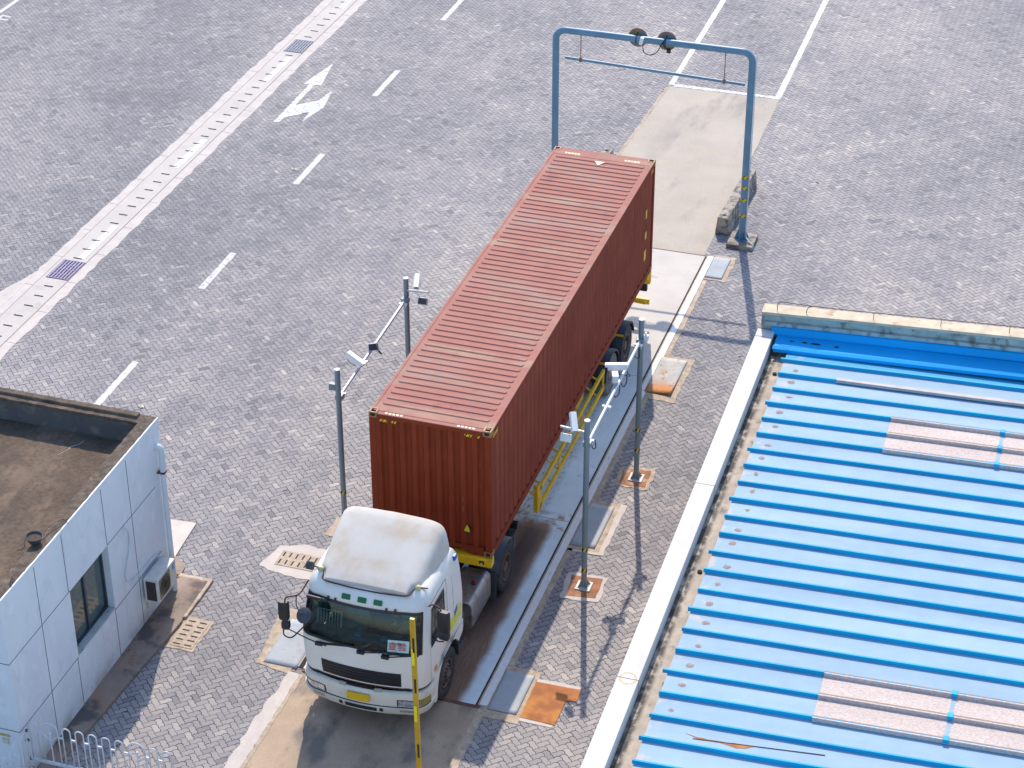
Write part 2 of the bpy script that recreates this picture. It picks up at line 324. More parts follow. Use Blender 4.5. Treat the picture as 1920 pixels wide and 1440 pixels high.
km = Mat('blue_sheet_pan', (0.265, 0.395, 0.505), 0.72, spec=0.45, local=True); km.vary(0.5, 0.07, (0.3, 2, 1)).vary(2.5, 0.05)
km.patch((0.38, 0.50, 0.58), 1.2, 0.42, 0.72, 0.35, mp=(0.25, 1.5, 1), detail=3)
km.mix(km.math('MULTIPLY', km.band(km.axis(1), -0.93, 5, 0.03), 0.9), (0.0, 0.30, 0.52))  # deeper blue next to the flashing: its shade painted into the pan colour
edge = km.math('SUBTRACT', 1.0, km.band(km.axis(0), 1.05, 99, 0.14))
km.patch((0.52, 0.44, 0.38), 3.5, 0.50, 0.66, 0.8, mask=edge)
BLUEPAN = km.done()
km = Mat('blue_sheet_rib', (0.0, 0.38, 0.63), 0.6, spec=0.3); km.vary(2, 0.12, (0.3, 1, 1)); BLUERIB = km.done()
km = Mat('blue_flashing', (0.0, 0.35, 0.74), 0.7, spec=0.3); km.vary(0.8, 0.10, (0.5, 1, 1)).patch((0.02, 0.06, 0.10), 4, 0.70, 0.78, 0.8, mp=(0.6, 1, 1)); BLUEFL = km.done()
km = Mat('frp_skylight', (0.52, 0.43, 0.385), 0.7); km.vary(40, 0.22, (0.5, 1, 1)).vary(1.5, 0.1, (0.3, 1, 1)); FRP = km.done()
km = Mat('gutter_concrete', (0.44, 0.37, 0.29), 0.9, local=True); km.vary(3, 0.2)
km.patch((0.05, 0.045, 0.04), 6, 0.35, 0.55, 0.95, mp=(1, 0.6, 1), mask=km.math('SUBTRACT', 1.0, km.band(km.axis(0), 0.53, 9, 0.05)), detail=8)
km.patch((0.16, 0.15, 0.13), 4, 0.56, 0.66, 0.7, mp=(1, 0.6, 1)); GUTTER = km.done()
SPOT = simple('grey_sealant', (0.30, 0.24, 0.21), 0.85, 0, 0.3, 30)
BARY = Mat('barrier_yellow', (0.55, 0.31, 0.01), 0.4).vary(4, 0.12).done()
BARR = simple('yellow_reflector', (0.85, 0.72, 0.02), 0.3, 0, 0.1)
IRON = simple('rusty_iron', (0.16, 0.07, 0.045), 0.85, 0, 0.3)

# ------------------------------------------------------------------ object helpers
OFF = {}
def tag(o, label=None, cat=None, group=None, kind=None):
    if label: o['label'] = label
    if cat: o['category'] = cat
    if group: o['group'] = group
    if kind: o['kind'] = kind
    return o
def thing(name, label, cat, loc=(0, 0, 0), group=None, rotz=0, local=False):
    o = bpy.data.objects.new(name, None); C.objects.link(o)
    o.location = loc; o.rotation_euler = (0, 0, rotz); o.empty_display_size = 0.2
    tag(o, label, cat, group)
    OFF[o.name] = Vector((0, 0, 0)) if local else Vector(loc)
    return o
class MB:
    def __init__(s): s.v = []; s.f = []
    def add(s, vs, fs):
        k = len(s.v); s.v += [tuple(v) for v in vs]; s.f += [tuple(i+k for i in f) for f in fs]; return s
    def box(s, a, b):
        x0, x1 = sorted((a[0], b[0])); y0, y1 = sorted((a[1], b[1])); z0, z1 = sorted((a[2], b[2]))
        return s.add([(x0, y0, z0), (x1, y0, z0), (x1, y1, z0), (x0, y1, z0), (x0, y0, z1), (x1, y0, z1), (x1, y1, z1), (x0, y1, z1)],
                     [(0, 3, 2, 1), (4, 5, 6, 7), (0, 1, 5, 4), (1, 2, 6, 5), (2, 3, 7, 6), (3, 0, 4, 7)])
    def obox(s, c, size, rot):
        m = Euler(rot).to_matrix(); h = [x/2 for x in size]
        vs = [Vector(c)+m @ Vector((sx*h[0], sy*h[1], sz*h[2])) for sz in (-1, 1) for sx, sy in ((-1, -1), (1, -1), (1, 1), (-1, 1))]
        return s.add(vs, [(0, 3, 2, 1), (4, 5, 6, 7), (0, 1, 5, 4), (1, 2, 6, 5), (2, 3, 7, 6), (3, 0, 4, 7)])
    def prism(s, pts, axis, a, b):
        """pts 2D polygon extruded along axis from a to b"""
        def mk(p, t):
            return {'x': (t, p[0], p[1]), 'y': (p[0], t, p[1]), 'z': (p[0], p[1], t)}[axis]
        n = len(pts); vs = [mk(p, a) for p in pts]+[mk(p, b) for p in pts]
        return s.add(vs, [tuple(range(n-1, -1, -1)), tuple(range(n, 2*n))]+[(i, (i+1) % n, n+(i+1) % n, n+i) for i in range(n)])
    def cyl(s, p0, p1, r0, r1=None, n=16, cap=True):
        r1 = r0 if r1 is None else r1
        p0 = Vector(p0); p1 = Vector(p1); d = (p1-p0).normalized()
        a = d.orthogonal().normalized(); b = d.cross(a)
        vs = [p+(a*math.cos(2*math.pi*i/n)+b*math.sin(2*math.pi*i/n))*r for p, r in ((p0, r0), (p1, r1)) for i in range(n)]
        fs = [(i, (i+1) % n, n+(i+1) % n, n+i) for i in range(n)]
        if cap: fs += [tuple(range(n-1, -1, -1)), tuple(range(n, 2*n))]
        return s.add(vs, fs)
    def tube(s, pts, r, n=10, smooth_steps=0):
        pts = [Vector(p) for p in pts]
        if smooth_steps:
            q = []
            P = [pts[0]]+pts+[pts[-1]]
            for i in range(1, len(P)-2):
                for k in range(smooth_steps):
                    t = k/smooth_steps; a, b, c, d = P[i-1], P[i], P[i+1], P[i+2]
                    q.append(0.5*((2*b)+(c-a)*t+(2*a-5*b+4*c-d)*t*t+(3*b-a-3*c+d)*t**3))
            q.append(pts[-1]); pts = q
        rings = []; prev = None
        for i, p in enumerate(pts):
            d = (pts[min(i+1, len(pts)-1)]-pts[max(i-1, 0)]).normalized()
            a = d.orthogonal().normalized() if prev is None else (prev-d*prev.dot(d)).normalized()
            prev = a; b = d.cross(a)
            rings.append([p+(a*math.cos(2*math.pi*k/n)+b*math.sin(2*math.pi*k/n))*r for k in range(n)])
        vs = [v for rr in rings for v in rr]; fs = []
        for i in range(len(rings)-1):
            for k in range(n): fs.append((i*n+k, i*n+(k+1) % n, (i+1)*n+(k+1) % n, (i+1)*n+k))
        fs += [tuple(range(n-1, -1, -1)), tuple((len(rings)-1)*n+k for k in range(n))]
        return s.add(vs, fs)
    def lathe(s, prof, c, axis='x', n=40):
        """prof: (axial, radius) closed loop"""
        m = len(prof); vs = []
        for i in range(n):
            t = 2*math.pi*i/n
            for a, r in prof:
                u, v = r*math.cos(t), r*math.sin(t)
                vs.append({'x': (c[0]+a, c[1]+u, c[2]+v), 'y': (c[0]+u, c[1]+a, c[2]+v), 'z': (c[0]+u, c[1]+v, c[2]+a)}[axis])
        fs = [(i*m+k, i*m+(k+1) % m, ((i+1) % n)*m+(k+1) % m, ((i+1) % n)*m+k) for i in range(n) for k in range(m)]
        return s.add(vs, fs)
    def loft(s, rings, closed=True, caps=True):
        n = len(rings[0]); vs = [v for r in rings for v in r]; fs = []
        for i in range(len(rings)-1):
            for k in range(n if closed else n-1):
                fs.append((i*n+k, i*n+(k+1) % n, (i+1)*n+(k+1) % n, (i+1)*n+k))
        if caps and closed: fs += [tuple(range(n-1, -1, -1)), tuple((len(rings)-1)*n+k for k in range(n))]
        return s.add(vs, fs)
    def islands(s):
        par = list(range(len(s.v)))
        def find(a):
            while par[a] != a: par[a] = par[par[a]]; a = par[a]
            return a
        for f in s.f:
            for q in f[1:]: par[find(q)] = find(f[0])
        gr = {}
        for f in s.f: gr.setdefault(find(f[0]), []).append(f)
        for fs in gr.values():
            used = sorted({q for f in fs for q in f}); mp = {q: i for i, q in enumerate(used)}
            yield MB().add([s.v[q] for q in used], [tuple(mp[q] for q in f) for f in fs])
    def each(s, name, mat, parent=None, **k):
        return [i.build(name, mat, parent, **k) for i in s.islands()]
    def build(s, name, mat, parent=None, bevel=0, smooth=False, seg=2, solid=0, kind=None, label=None, sub=0):
        me = bpy.data.meshes.new(name)
        off = Vector((0, 0, 0))
        if parent is not None:
            r = parent
            while r.parent: r = r.parent
            off = OFF[r.name]
        me.from_pydata([tuple(Vector(v)-off) for v in s.v], [], s.f)
        bm = bmesh.new(); bm.from_mesh(me); bmesh.ops.recalc_face_normals(bm, faces=bm.faces); bm.to_mesh(me); bm.free()
        me.materials.append(mat)
        o = bpy.data.objects.new(name, me); C.objects.link(o)
        if parent is not None: o.parent = parent
        else: OFF[o.name] = Vector((0, 0, 0))
        if solid:
            m = o.modifiers.new('s', 'SOLIDIFY'); m.thickness = solid; m.offset = -1
        if bevel:
            m = o.modifiers.new('b', 'BEVEL'); m.width = bevel; m.segments = seg; m.limit_method = 'ANGLE'; m.angle_limit = R(40)
        if sub:
            m = o.modifiers.new('u', 'SUBSURF'); m.levels = sub; m.render_levels = sub
        if smooth or sub:
            for p in me.polygons: p.use_smooth = True
            if smooth == 'auto':
                bm = bmesh.new(); bm.from_mesh(me)
                for ed in bm.edges:
                    if len(ed.link_faces) == 2 and ed.calc_face_angle(0) > R(38): ed.smooth = False
                bm.to_mesh(me); bm.free()
        if kind: o['kind'] = kind
        if label: o['label'] = label
        return o
def ragged(pts, amp=0.03, step=0.12, seed=0):
    """irregular outline along a polygon"""
    rr = random.Random(seed); out = []
    for i in range(len(pts)):
        a = Vector(pts[i]); b = Vector(pts[(i+1) % len(pts)]); n = max(1, int((b-a).length/step))
        for k in range(n):
            p = a+(b-a)*(k/n); out.append((p.x+rr.uniform(-amp, amp), p.y+rr.uniform(-amp, amp)))
    return out
def slab(name, pts, z0, z1, mat, kind='structure', parent=None, rag=0, seed=0, step=0.12):
    if rag: pts = ragged(pts, rag, step, seed)
    return MB().prism(pts, 'z', z0, z1).build(name, mat, parent, kind=kind)
def rect(x0, x1, y0, y1): return [(x0, y0), (x1, y0), (x1, y1), (x0, y1)]

# ------------------------------------------------------------------ ground
slab('ground', rect(-300, 300, -300, 300), -0.3, -0.04, GROUND)
AREA = [(-29.5, 27.5), (12, 42.5), (17, 15), (15, -6), (2, -12), (-8, -12)]
slab('paving_bed', [(p[0]*1.01, p[1]*1.01) for p in AREA], -0.10, -0.006, JOINT)
def build_pavers():
    W = 0.119; th = R(45)
    ux = np.array([math.sin(th), math.cos(th)]); vx = np.array([-math.cos(th), math.sin(th)])
    poly = np.array(AREA)
    rng = np.random.default_rng(3)
    N = int(62/W)
    i, j = np.meshgrid(np.arange(-N, N), np.arange(-N, N), indexing='ij'); i = i.ravel(); j = j.ravel()
    d = (i-j) % 4
    org = np.array([-6.0, 15.0])
    per = [(0, 0), (.5, 0), (1, 0), (1.5, 0), (2, 0), (2, .5), (2, 1), (1.5, 1), (1, 1), (.5, 1), (0, 1), (0, .5)]
    H = np.array(per, float); V = np.array([(b, a-1) for a, b in per], float)[::-1]
    Vs = []
    keepc = []
    for base, dd in ((H, 0), (V, 2)):
        k = d == dd
        cell = np.stack([i[k], j[k]], 1).astype(float)
        cen = cell+base.mean(0)
        cw = org+W*(cen[:, :1]*ux+cen[:, 1:]*vx)
        ins = np.zeros(len(cw), bool); n = len(poly)
        for a in range(n):
            x0, y0 = poly[a]; x1, y1 = poly[(a+1) % n]
            c = ((y0 > cw[:, 1]) != (y1 > cw[:, 1])) & (cw[:, 0] < (x1-x0)*(cw[:, 1]-y0)/(y1-y0+1e-12)+x0)
            ins ^= c
        for bx in ((-0.3, 2.8, -2.4, 15.6), (-0.7, 2.7, 16, 25.8), (-0.3, 2.8, -12, -2.8), (6.6, 16, -12, 6.6), (-12.8, -12.1, 4, 32), (-14, -4.4, -6.4, -1.5)):
            ins &= ~((cw[:, 0] > bx[0]) & (cw[:, 0] < bx[1]) & (cw[:, 1] > bx[2]) & (cw[:, 1] < bx[3]))
        cell = cell[ins]; cen = cen[ins]
        p = cell[:, None, :]+base[None]
        tri = lambda t: (np.abs((t % 1)-0.5)*-4+1)*0.5     # -0.5 at integers, +0.5 at halves
        q = np.stack([p[..., 0]+0.17*tri(p[..., 1]), p[..., 1]+0.17*tri(p[..., 0])], -1)
        qc = q.mean(1, keepdims=True)
        size = np.abs(base-base.mean(0)).max(0)*2
        q = qc+(q-qc)*(1-np.array([0.102, 0.102])/size)
        q += rng.normal(0, 0.012, (len(q), 1, 2))
        w2 = org+W*(q[..., :1]*ux+q[..., 1:]*vx)
        z = rng.normal(0, 0.0012, (len(q), 1))+np.zeros((1, 12))
        tilt = rng.normal(0, 0.012, (len(q), 1, 2)); rel = w2-w2.mean(1, keepdims=True)
        z = z+(rel*tilt).sum(-1)
        Vs.append(np.concatenate([w2, z[..., None]], -1))
        keepc.append(cen)
    A = np.concatenate(Vs); n = len(A)
    me = bpy.data.meshes.new('pavement')
    me.vertices.add(n*12); me.vertices.foreach_set('co', A.reshape(-1).astype(np.float32))
    me.loops.add(n*12); me.loops.foreach_set('vertex_index', np.arange(n*12, dtype=np.int32))
    me.polygons.add(n); me.polygons.foreach_set('loop_start', np.arange(0, n*12, 12, dtype=np.int32))
    me.update(calc_edges=True)
    nz = np.empty(n*3, np.float32); me.polygons.foreach_get('normal', nz)
    if nz.reshape(-1, 3)[:, 2].mean() < 0: me.flip_normals()
    t = 0.5+rng.normal(0, 0.092, n)
    odd = rng.random(n); t = np.where(odd > 0.965, t-0.3, t); t = np.where(odd < 0.03, t+0.28, t)
    a = me.attributes.new('tone', 'FLOAT', 'FACE'); a.data.foreach_set('value', t.astype(np.float32))
    me.materials.append(PAVER)
    o = bpy.data.objects.new('pavement', me); C.objects.link(o); o['kind'] = 'structure'
    print('pavers', n)
build_pavers()

# road markings
def marking(name, pts, mat=PAINT, z=0.006):
    return slab(name, pts, z-0.004, z, mat)
for y0 in (4.68, 10.36, 16.5, 22.62, 28.8):
    y1 = y0+1.98; k = -8.62-(y0-4.7)*0.006
    slab('lane_marking', rect(k-0.085, k+0.085, y0, y1), 0.003, 0.007, WPAINT if y0 in (10.36,) else PAINT, rag=0.012, seed=int(y0*7), step=0.07)
slab('lane_marking', [(-0.63, 26.08), (-0.46, 26.08), (-0.52, 42), (-0.72, 42)], 0.003, 0.007, PAINT, rag=0.010, seed=5, step=0.09)
slab('lane_marking', [(2.62, 26.1), (2.80, 26.0), (2.62, 42), (2.44, 42)], 0.003, 0.007, PAINT, rag=0.010, seed=6, step=0.09)
slab('stop_line', [(-0.45, 26.0), (2.78, 26.02), (2.78, 26.2), (-0.45, 26.18)], 0.0035, 0.0075, WPAINT, rag=0.02, seed=7, step=0.06)
slab('lane_marking', [(-22.74, 24.3), (-22.60, 24.3), (-22.5, 30), (-22.64, 30)], 0.003, 0.007, PAINT)
slab('painted_digit', [(-22.46, 24.93), (-22.12, 24.88), (-22.12, 24.80), (-22.38, 24.84), (-22.38, 24.64), (-22.07, 24.62), (-22.07, 24.54), (-22.46, 24.56)], 0.003, 0.007, PAINT)
slab('turn_arrow', [(-10.81, 24.52), (-11.10, 22.80), (-10.90, 22.86), (-10.87, 20.03), (-10.69, 20.04), (-10.69, 20.38), (-10.14, 20.99), (-10.09, 20.28), (-9.86, 21.42), (-10.07, 22.62), (-10.19, 21.82), (-10.72, 21.30), (-10.73, 22.83), (-10.53, 22.85)], 0.003, 0.007, WPAINT, rag=0.012, seed=4, step=0.08)

# drain channel across the yard
slab('channel_border', [(-13.02, 9.9), (-13.03, 42), (-11.70, 42), (-11.72, 4), (-13.1, 4)], -0.05, 0.006, MORTAR, rag=0.035, seed=2, step=0.25)
slab('channel_border', [(-12.98, 10.0), (-13.35, 8.7), (-14.8, 5.2), (-14.8, 4), (-12.9, 4)], -0.05, 0.009, MORTAR, rag=0.02, seed=3, step=0.3)
ch = thing('drain_channel', 'long pale concrete drain channel with slotted covers crossing the block paving', 'drain', (-12.38, 20, 0))
m = MB(); m.box((-12.74, 4, -0.02), (-12.02, 42, 0.012)); m.build('channel_cover', CHANNEL, ch)
m = MB()
y = 5.2
while y < 42:
    if not (9.5 < y < 10.8 or 24.7 < y < 26.0):
        m.box((-12.46, y-0.02, 0.008), (-12.22, y+0.02, 0.0195))
    y += 0.512
m.each('slot', DARKGAP, ch)
m = MB()
for x in (-12.745, -12.015): m.box((x-0.008, 4, 0.0), (x+0.008, 42, 0.0125))
y = 4.6
while y < 42: m.box((-12.99, y, 0.004), (-12.76, y+0.012, 0.0085)); m.box((-12.0, y+.4, 0.004), (-11.76, y+.412, 0.0085)); y += 1.55
m.build('joint', simple('channel_joint', (0.22, 0.19, 0.18), 0.9), ch)
for y0, lab in ((9.70, 'purple grey square grille in the drain channel nearest the blue-walled office'), (24.92, 'blue grey square grille in the drain channel at the top of the photo')):
    g = thing('channel_grille', lab, 'drain grille', (-12.33, y0+0.5, 0), 'grilles in the drain channel')
    m = MB(); m.box((-12.64, y0, 0.0), (-12.03, y0+0.98, 0.016)); m.build('pit', DARKGAP, g)
    m = MB()
    for k in range(7):
        x = -12.62+k*0.088; m.box((x, y0+0.01, 0.012), (x+0.05, y0+0.97, 0.026))
    m.build('grille_bars', GRILLMETAL if y0 < 15 else GRILLMETAL2, g)
    m = MB()
    for k in range(5):
        yy = y0+0.01+k*0.235; m.box((-12.635, yy, 0.012), (-12.035, yy+0.018, 0.029))
    m.build('cross_bars', GRILLMETAL if y0 < 15 else GRILLMETAL2, g)
for y0 in (10.85, 16.4, 22.6, 28.7):
    slab('lane_marking', rect(-12.33, -12.16, y0, y0+1.9), 0.014, 0.018, WHITELINE)

# ------------------------------------------------------------------ concrete aprons and weighbridge
slab('rear_apron', [(-0.88, 15.92), (2.93, 15.86), (2.78, 26.0), (-0.55, 25.96)], -0.05, 0.008, APRON, rag=0.012, seed=11, step=0.3)
slab('apron_edge', [(-0.55, 25.9), (-0.64, 25.9), (-0.97, 15.9), (-0.86, 15.9)], -0.05, 0.010, TAN, rag=0.02, seed=12)
slab('front_apron', [(-0.50, -13), (3.08, -13), (3.08, -2.60), (-0.50, -2.72)], -0.05, 0.008, FAPRON)
slab('apron_edge', [(-0.86, -13), (-0.50, -13), (-0.47, -2.74), (-0.72, -2.74), (-0.78, -4.0)], -0.05, 0.012, MORTAR, rag=0.04, seed=13, step=0.15)
slab('apron_edge', [(-0.52, -13), (-0.44, -13), (-0.42, -2.76), (-0.50, -2.76)], -0.05, 0.014, TAN, rag=0.015, seed=14, step=0.12)
slab('apron_edge', [(3.06, -13), (3.22, -13), (3.20, -2.85), (3.86, -2.85), (3.86, -2.70), (3.04, -2.66)], -0.05, 0.0115, TAN, rag=0.012, seed=15)
wb = thing('weighbridge', 'long blue-grey steel weighbridge deck under the container truck with rusty wheel tracks', 'weighbridge', (1.2, 6.5, 0))
for a, b in ((-2.58, 3.53), (3.55, 9.62), (9.64, 15.82)):
    m = MB(); m.box((-0.50, a, -0.02), (2.955, b, 0.02)); m.build('deck_panel', DECK, wb)
m = MB(); m.box((2.957, -2.58, -0.01), (2.992, 15.84, 0.006)); m.box((-0.6, -2.58, -0.01), (-0.502, 15.84, 0.006)); m.each('expansion_gap', DARKGAP, wb)
m = MB(); m.box((-0.5, -2.66, -0.02), (3.06, -2.582, 0.017)); m.box((-0.5, 15.825, -0.02), (2.96, 15.87, 0.018)); m.each('end_angle', IRON, wb)
m = MB(); m.box((2.993, -2.55, -0.02), (3.025, 15.86, 0.016)); m.build('edge_grout', TAN, wb)
m = MB(); m.box((3.027, -2.55, -0.02), (3.175, 15.86, 0.024)); m.build('white_edge_beam', WHITELINE, wb)
m = MB(); m.box((-0.75, -2.55, -0.02), (-0.6, 15.86, 0.018)); m.build('edge_beam', MORTAR, wb)
slab('weighbridge_kerb', [(3.18, -1.3), (3.30, -1.3), (3.30, 14.6), (3.18, 14.6)], -0.05, 0.013, TAN, rag=0.014, seed=21, step=0.15)
# inspection pits along the deck
def plate(name, label, cat, x0, x1, y0, y1, mat, lift=0, group=None, z=0.022):
    t = thing(name, label, cat, ((x0+x1)/2, (y0+y1)/2, 0), group)
    m = MB(); n = 10; vs = []
    for i in range(n+1):
        for j in range(n+1):
            fx, fy = i/n, j/n
            zz = z+(lift*max(0, fx-0.35)**1.5*max(0, 0.6-fy)**1.2 if lift else 0)
            vs.append((x0+(x1-x0)*fx, y0+(y1-y0)*fy, zz))
    m.add(vs, [(i*(n+1)+j, (i+1)*(n+1)+j, (i+1)*(n+1)+j+1, i*(n+1)+j+1) for i in range(n) for j in range(n)])
    m.build('cover_sheet', mat, t, solid=0.012, smooth='auto')
    m = MB(); m.box((x0-0.012, y0-0.012, 0.0), (x1+0.012, y0-0.001, 0.0145)); m.box((x1+0.001, y0-0.012, 0.0), (x1+0.012, y1, 0.0145)); m.each('frame_angle', IRON, t)
    return t
GP = 'steel covers beside the weighbridge'
slab('pit_surround', [(3.18, -1.30), (3.86, -1.30), (3.86, -2.78), (3.10, -2.80)], -0.05, 0.0105, TAN, rag=0.015, seed=31)
plate('pit_cover', 'grey steel pit cover left of the orange rust plate, nearest the bottom of the photo', 'pit cover', 3.20, 3.76, -2.62, -1.46, PLATE, group=GP)
slab('pit_surround', [(3.18, 4.47), (3.90, 4.50), (3.90, 2.66), (3.18, 2.70)], -0.05, 0.0105, TAN, rag=0.02, seed=32)
slab('pit_surround', [(3.83, 4.50), (3.96, 4.50), (3.95, 2.62), (3.20, 2.60), (3.20, 2.68), (3.84, 2.70)], -0.05, 0.013, MORTAR, rag=0.02, seed=33)
plate('pit_cover', 'grey steel pit cover behind the near right camera pole, in a tan mortar border', 'pit cover', 3.20, 3.72, 2.80, 4.34, PLATE, group=GP)
slab('pit_surround', [(3.18, 10.75), (3.92, 10.75), (3.90, 8.75), (3.18, 8.78)], -0.05, 0.0105, TAN, rag=0.02, seed=34)
plate('pit_cover', 'patchy rust-orange pit cover with a curled corner beside the trailer wheels', 'pit cover', 3.14, 3.76, 9.02, 10.62, RUSTPLATE, lift=0.20, group=GP)
slab('pit_surround', [(3.18, 15.98), (3.74, 15.98), (3.76, 14.66), (3.18, 14.66)], -0.05, 0.0105, TAN, rag=0.02, seed=35)
plate('pit_cover', 'light grey steel pit cover just below the gantry footing', 'pit cover', 3.19, 3.62, 14.76, 15.86, PLATE, group=GP)
slab('pit_surround', [(-1.62, -0.95), (-0.7, -0.95), (-0.7, -2.80), (-1.42, -2.68)], -0.05, 0.0105, TAN, rag=0.02, seed=36)
plate('pit_cover', 'pale steel pit cover with rust spots beside the left corner of the cab', 'pit cover', -1.30, -0.62, -2.62, -1.25, PLATE, group=GP)
rp_ = thing('rust_plate', 'bright orange rusted steel plate with a notched corner lying on the paving', 'steel plate', (4.2, -2.2, 0))
MB().prism([(3.84, -1.60), (4.72, -1.58), (4.73, -1.93), (4.53, -1.96), (4.53, -2.68), (3.85, -2.66)], 'z', 0.006, 0.018).build('plate_sheet', RUST, rp_, bevel=0.003)
MB().prism(ragged([(3.78, -1.50), (4.72, -1.48), (4.72, -1.58), (3.84, -1.60), (3.84, -2.66), (4.5, -2.68), (4.5, -2.76), (3.78, -2.74)], 0.015, 0.15, 4), 'z', 0.0, 0.010).build('mortar_edge', MORTAR, rp_)
# small slots covers
def slot_grate(label, cx, cy, nx, ny, wx, wy, along):
    g = thing('drain_cover', label, 'drain cover', (cx, cy, 0), 'slotted drain covers in the paving')
    m = MB(); m.box((cx-wx/2, cy-wy/2, -0.02), (cx+wx/2, cy+wy/2, 0.018)); m.build('cover_slab', GRATE, g, bevel=0.004)
    m = MB()
    for i in range(nx):
        for j in range(ny):
            x = cx-wx/2+wx*(i+0.5)/nx; y = cy-wy/2+wy*(j+0.5)/ny
            a, b = (0.016, 0.075) if along == 'y' else (0.075, 0.018)
            m.box((x-a, y-b, 0.012), (x+a, y+b, 0.0195))
    m.each('slot', DARKGAP, g)
slot_grate('tan slotted drain cover set in white mortar left of the truck cab', -1.93, 0.56, 6, 2, 0.84, 0.50, 'y')
slot_grate('tan slotted drain cover beside the kerb of the blue-walled office', -3.01, -2.27, 2, 6, 0.48, 0.86, 'x')
slab('mortar_patch', [(-2.62, 0.20), (-2.5, 0.95), (-2.0, 1.12), (-1.45, 1.08), (-1.42, 0.05), (-2.0, 0.02)], -0.05, 0.008, MORTAR, rag=0.03, seed=41)
slab('mortar_patch', rect(-3.30, -2.72, -2.76, -1.78), -0.05, 0.008, TAN, rag=0.02, seed=42)
slab('mortar_patch', [(-1.0, 2.9), (-0.75, 2.9), (-0.75, 6), (-1.05, 6)], -0.05, 0.008, TAN, rag=0.03, seed=43)

# ------------------------------------------------------------------ gantry with hanging height bar
gt = thing('overhead_gantry', 'tall blue pipe portal standing across the lane behind the container', 'gantry', (1.12, 16.9, 0))
GX0, GX1, GY, GZ = -1.42, 3.655, 16.9, 5.27
for x in (GX0, GX1):
    MB().cyl((x, GY, 0.10), (x, GY, GZ-0.25), 0.088, n=20).build('post', BPOLE, gt, smooth='auto')
pts = [(GX0, GY, GZ-0.26)]
for k in range(1, 7): a = R(15*k); pts.append((GX0+0.26*(1-math.cos(a)), GY, GZ-0.26+0.26*math.sin(a)))
for k in range(0, 6): a = R(90-15*k); pts.append((GX1-0.26*(1-math.cos(a)), GY, GZ-0.26+0.26*math.sin(a)))
pts.append((GX1, GY, GZ-0.26))
MB().tube(pts, 0.088, n=18).build('beam', BPOLE, gt, smooth='auto')
for x in (GX0, GX1):
    MB().prism([(x-0.31, GY-0.42), (x+0.37, GY-0.42), (x+0.37, GY+0.36), (x-0.31, GY+0.36)], 'z', 0, 0.11).build('footing', BLOCK, gt, bevel=0.01)
    m = MB()
    for k in range(6):
        a = R(60*k+20); d = Vector((math.cos(a), math.sin(a), 0)); p = Vector((x, GY, 0.11)); t = d.cross(Vector((0, 0, 1)))*0.008
        m.add([p+d*0.06-t, p+d*0.2-t, p+d*0.07-t+Vector((0, 0, .33)), p+d*0.06+t, p+d*0.2+t, p+d*0.07+t+Vector((0, 0, .33))], [(0, 1, 2), (5, 4, 3), (0, 3, 4, 1), (1, 4, 5, 2), (2, 5, 3, 0)])
    m.cyl((x, GY, 0.11), (x, GY, 0.13), 0.19, n=20); m.build('base_plate', BPOLE, gt)
def hazard_band(parent, x, y, z, r, h=0.11):
    """black/yellow wrapped tape"""
    MB().cyl((x, y, z), (x, y, z+h), r+0.003, n=20).build('hazard_tape', YMARK, parent)
    m = MB()
    for k in range(4):
        a0 = k*math.pi/2+0.5; vs = []
        for i in range(7):
            a = a0+i*0.13
            for zz, sh in ((z+0.003, 0.0), (z+h-0.003, 0.55)):
                vs.append((x+(r+0.006)*math.cos(a+sh), y+(r+0.006)*math.sin(a+sh), zz))
        m.add(vs, [(2*i, 2*i+2, 2*i+3, 2*i+1) for i in range(6)])
    m.build('tape_stripes', BLACKM, parent, solid=0.002)
for z in (0.75, 1.2, 1.55, 1.85): hazard_band(gt, GX1, GY, z, 0.088, 0.09)
MB().tube([(GX1+0.11, GY-0.02, GZ+0.02), (GX1+0.115, GY-0.02, 3), (GX1+0.11, GY-0.02, 0.5), (GX1+0.16, GY-0.12, 0.2), (GX1+0.36, GY-0.30, 0.12), (GX1+0.37, GY-0.36, 0.02)], 0.014, n=8, smooth_steps=5).build('conduit', WIREW, gt, smooth=True)
for x in (0.69, 1.44):
    m = MB(); m.cyl((x, GY+0.11, GZ-0.01), (x, GY+0.125, GZ-0.01), 0.245, n=36); sg = m.build('round_sign', SIGNB, gt)
    m = MB(); m.lathe([(-0.008, 0.235), (-0.008, 0.25), (0.008, 0.25), (0.008, 0.235)], (x, GY+0.117, GZ-0.01), 'y', 36); m.build('sign_rim', REDS, sg)
    m = MB(); m.tube([(x, GY+0.1, GZ+0.13), (x, GY+0.03, GZ+0.105), (x, GY-0.08, GZ+0.05), (x, GY-0.10, GZ-0.08)], 0.014, n=6); m.build('strap', CABLE, sg)
m = MB(); m.obox((0.84, GY-0.11, GZ+0.0), (0.09, 0.09, 0.19), (0, R(12), 0)); m.build('lamp_box', CAMW, gt, bevel=0.01)
m = MB(); m.tube([(0.88, GY-0.12, GZ-0.08), (0.91, GY-0.12, GZ-0.28), (1.06, GY-0.12, GZ-0.34), (1.24, GY-0.12, GZ-0.25), (1.36, GY-0.1, GZ-0.02), (1.44, GY-0.02, GZ+0.11)], 0.013, n=8, smooth_steps=6)
m.tube([(1.42, GY-0.05, GZ+0.09), (1.40, GY-0.11, GZ-0.02), (1.48, GY-0.12, GZ-0.11), (1.58, GY-0.11, GZ-0.10)], 0.013, n=8, smooth_steps=5)
m.build('cable', CABLE, gt, smooth=True)
MB().box((1.50, GY-0.16, GZ-0.22), (1.60, GY-0.08, GZ-0.13)).build('connector_box', BLACKP, gt, bevel=0.006)
hb = thing('height_limit_bar', 'thin blue bar hanging on two rusty chains under the blue portal', 'height bar', (1.16, 16.9, 4.45))
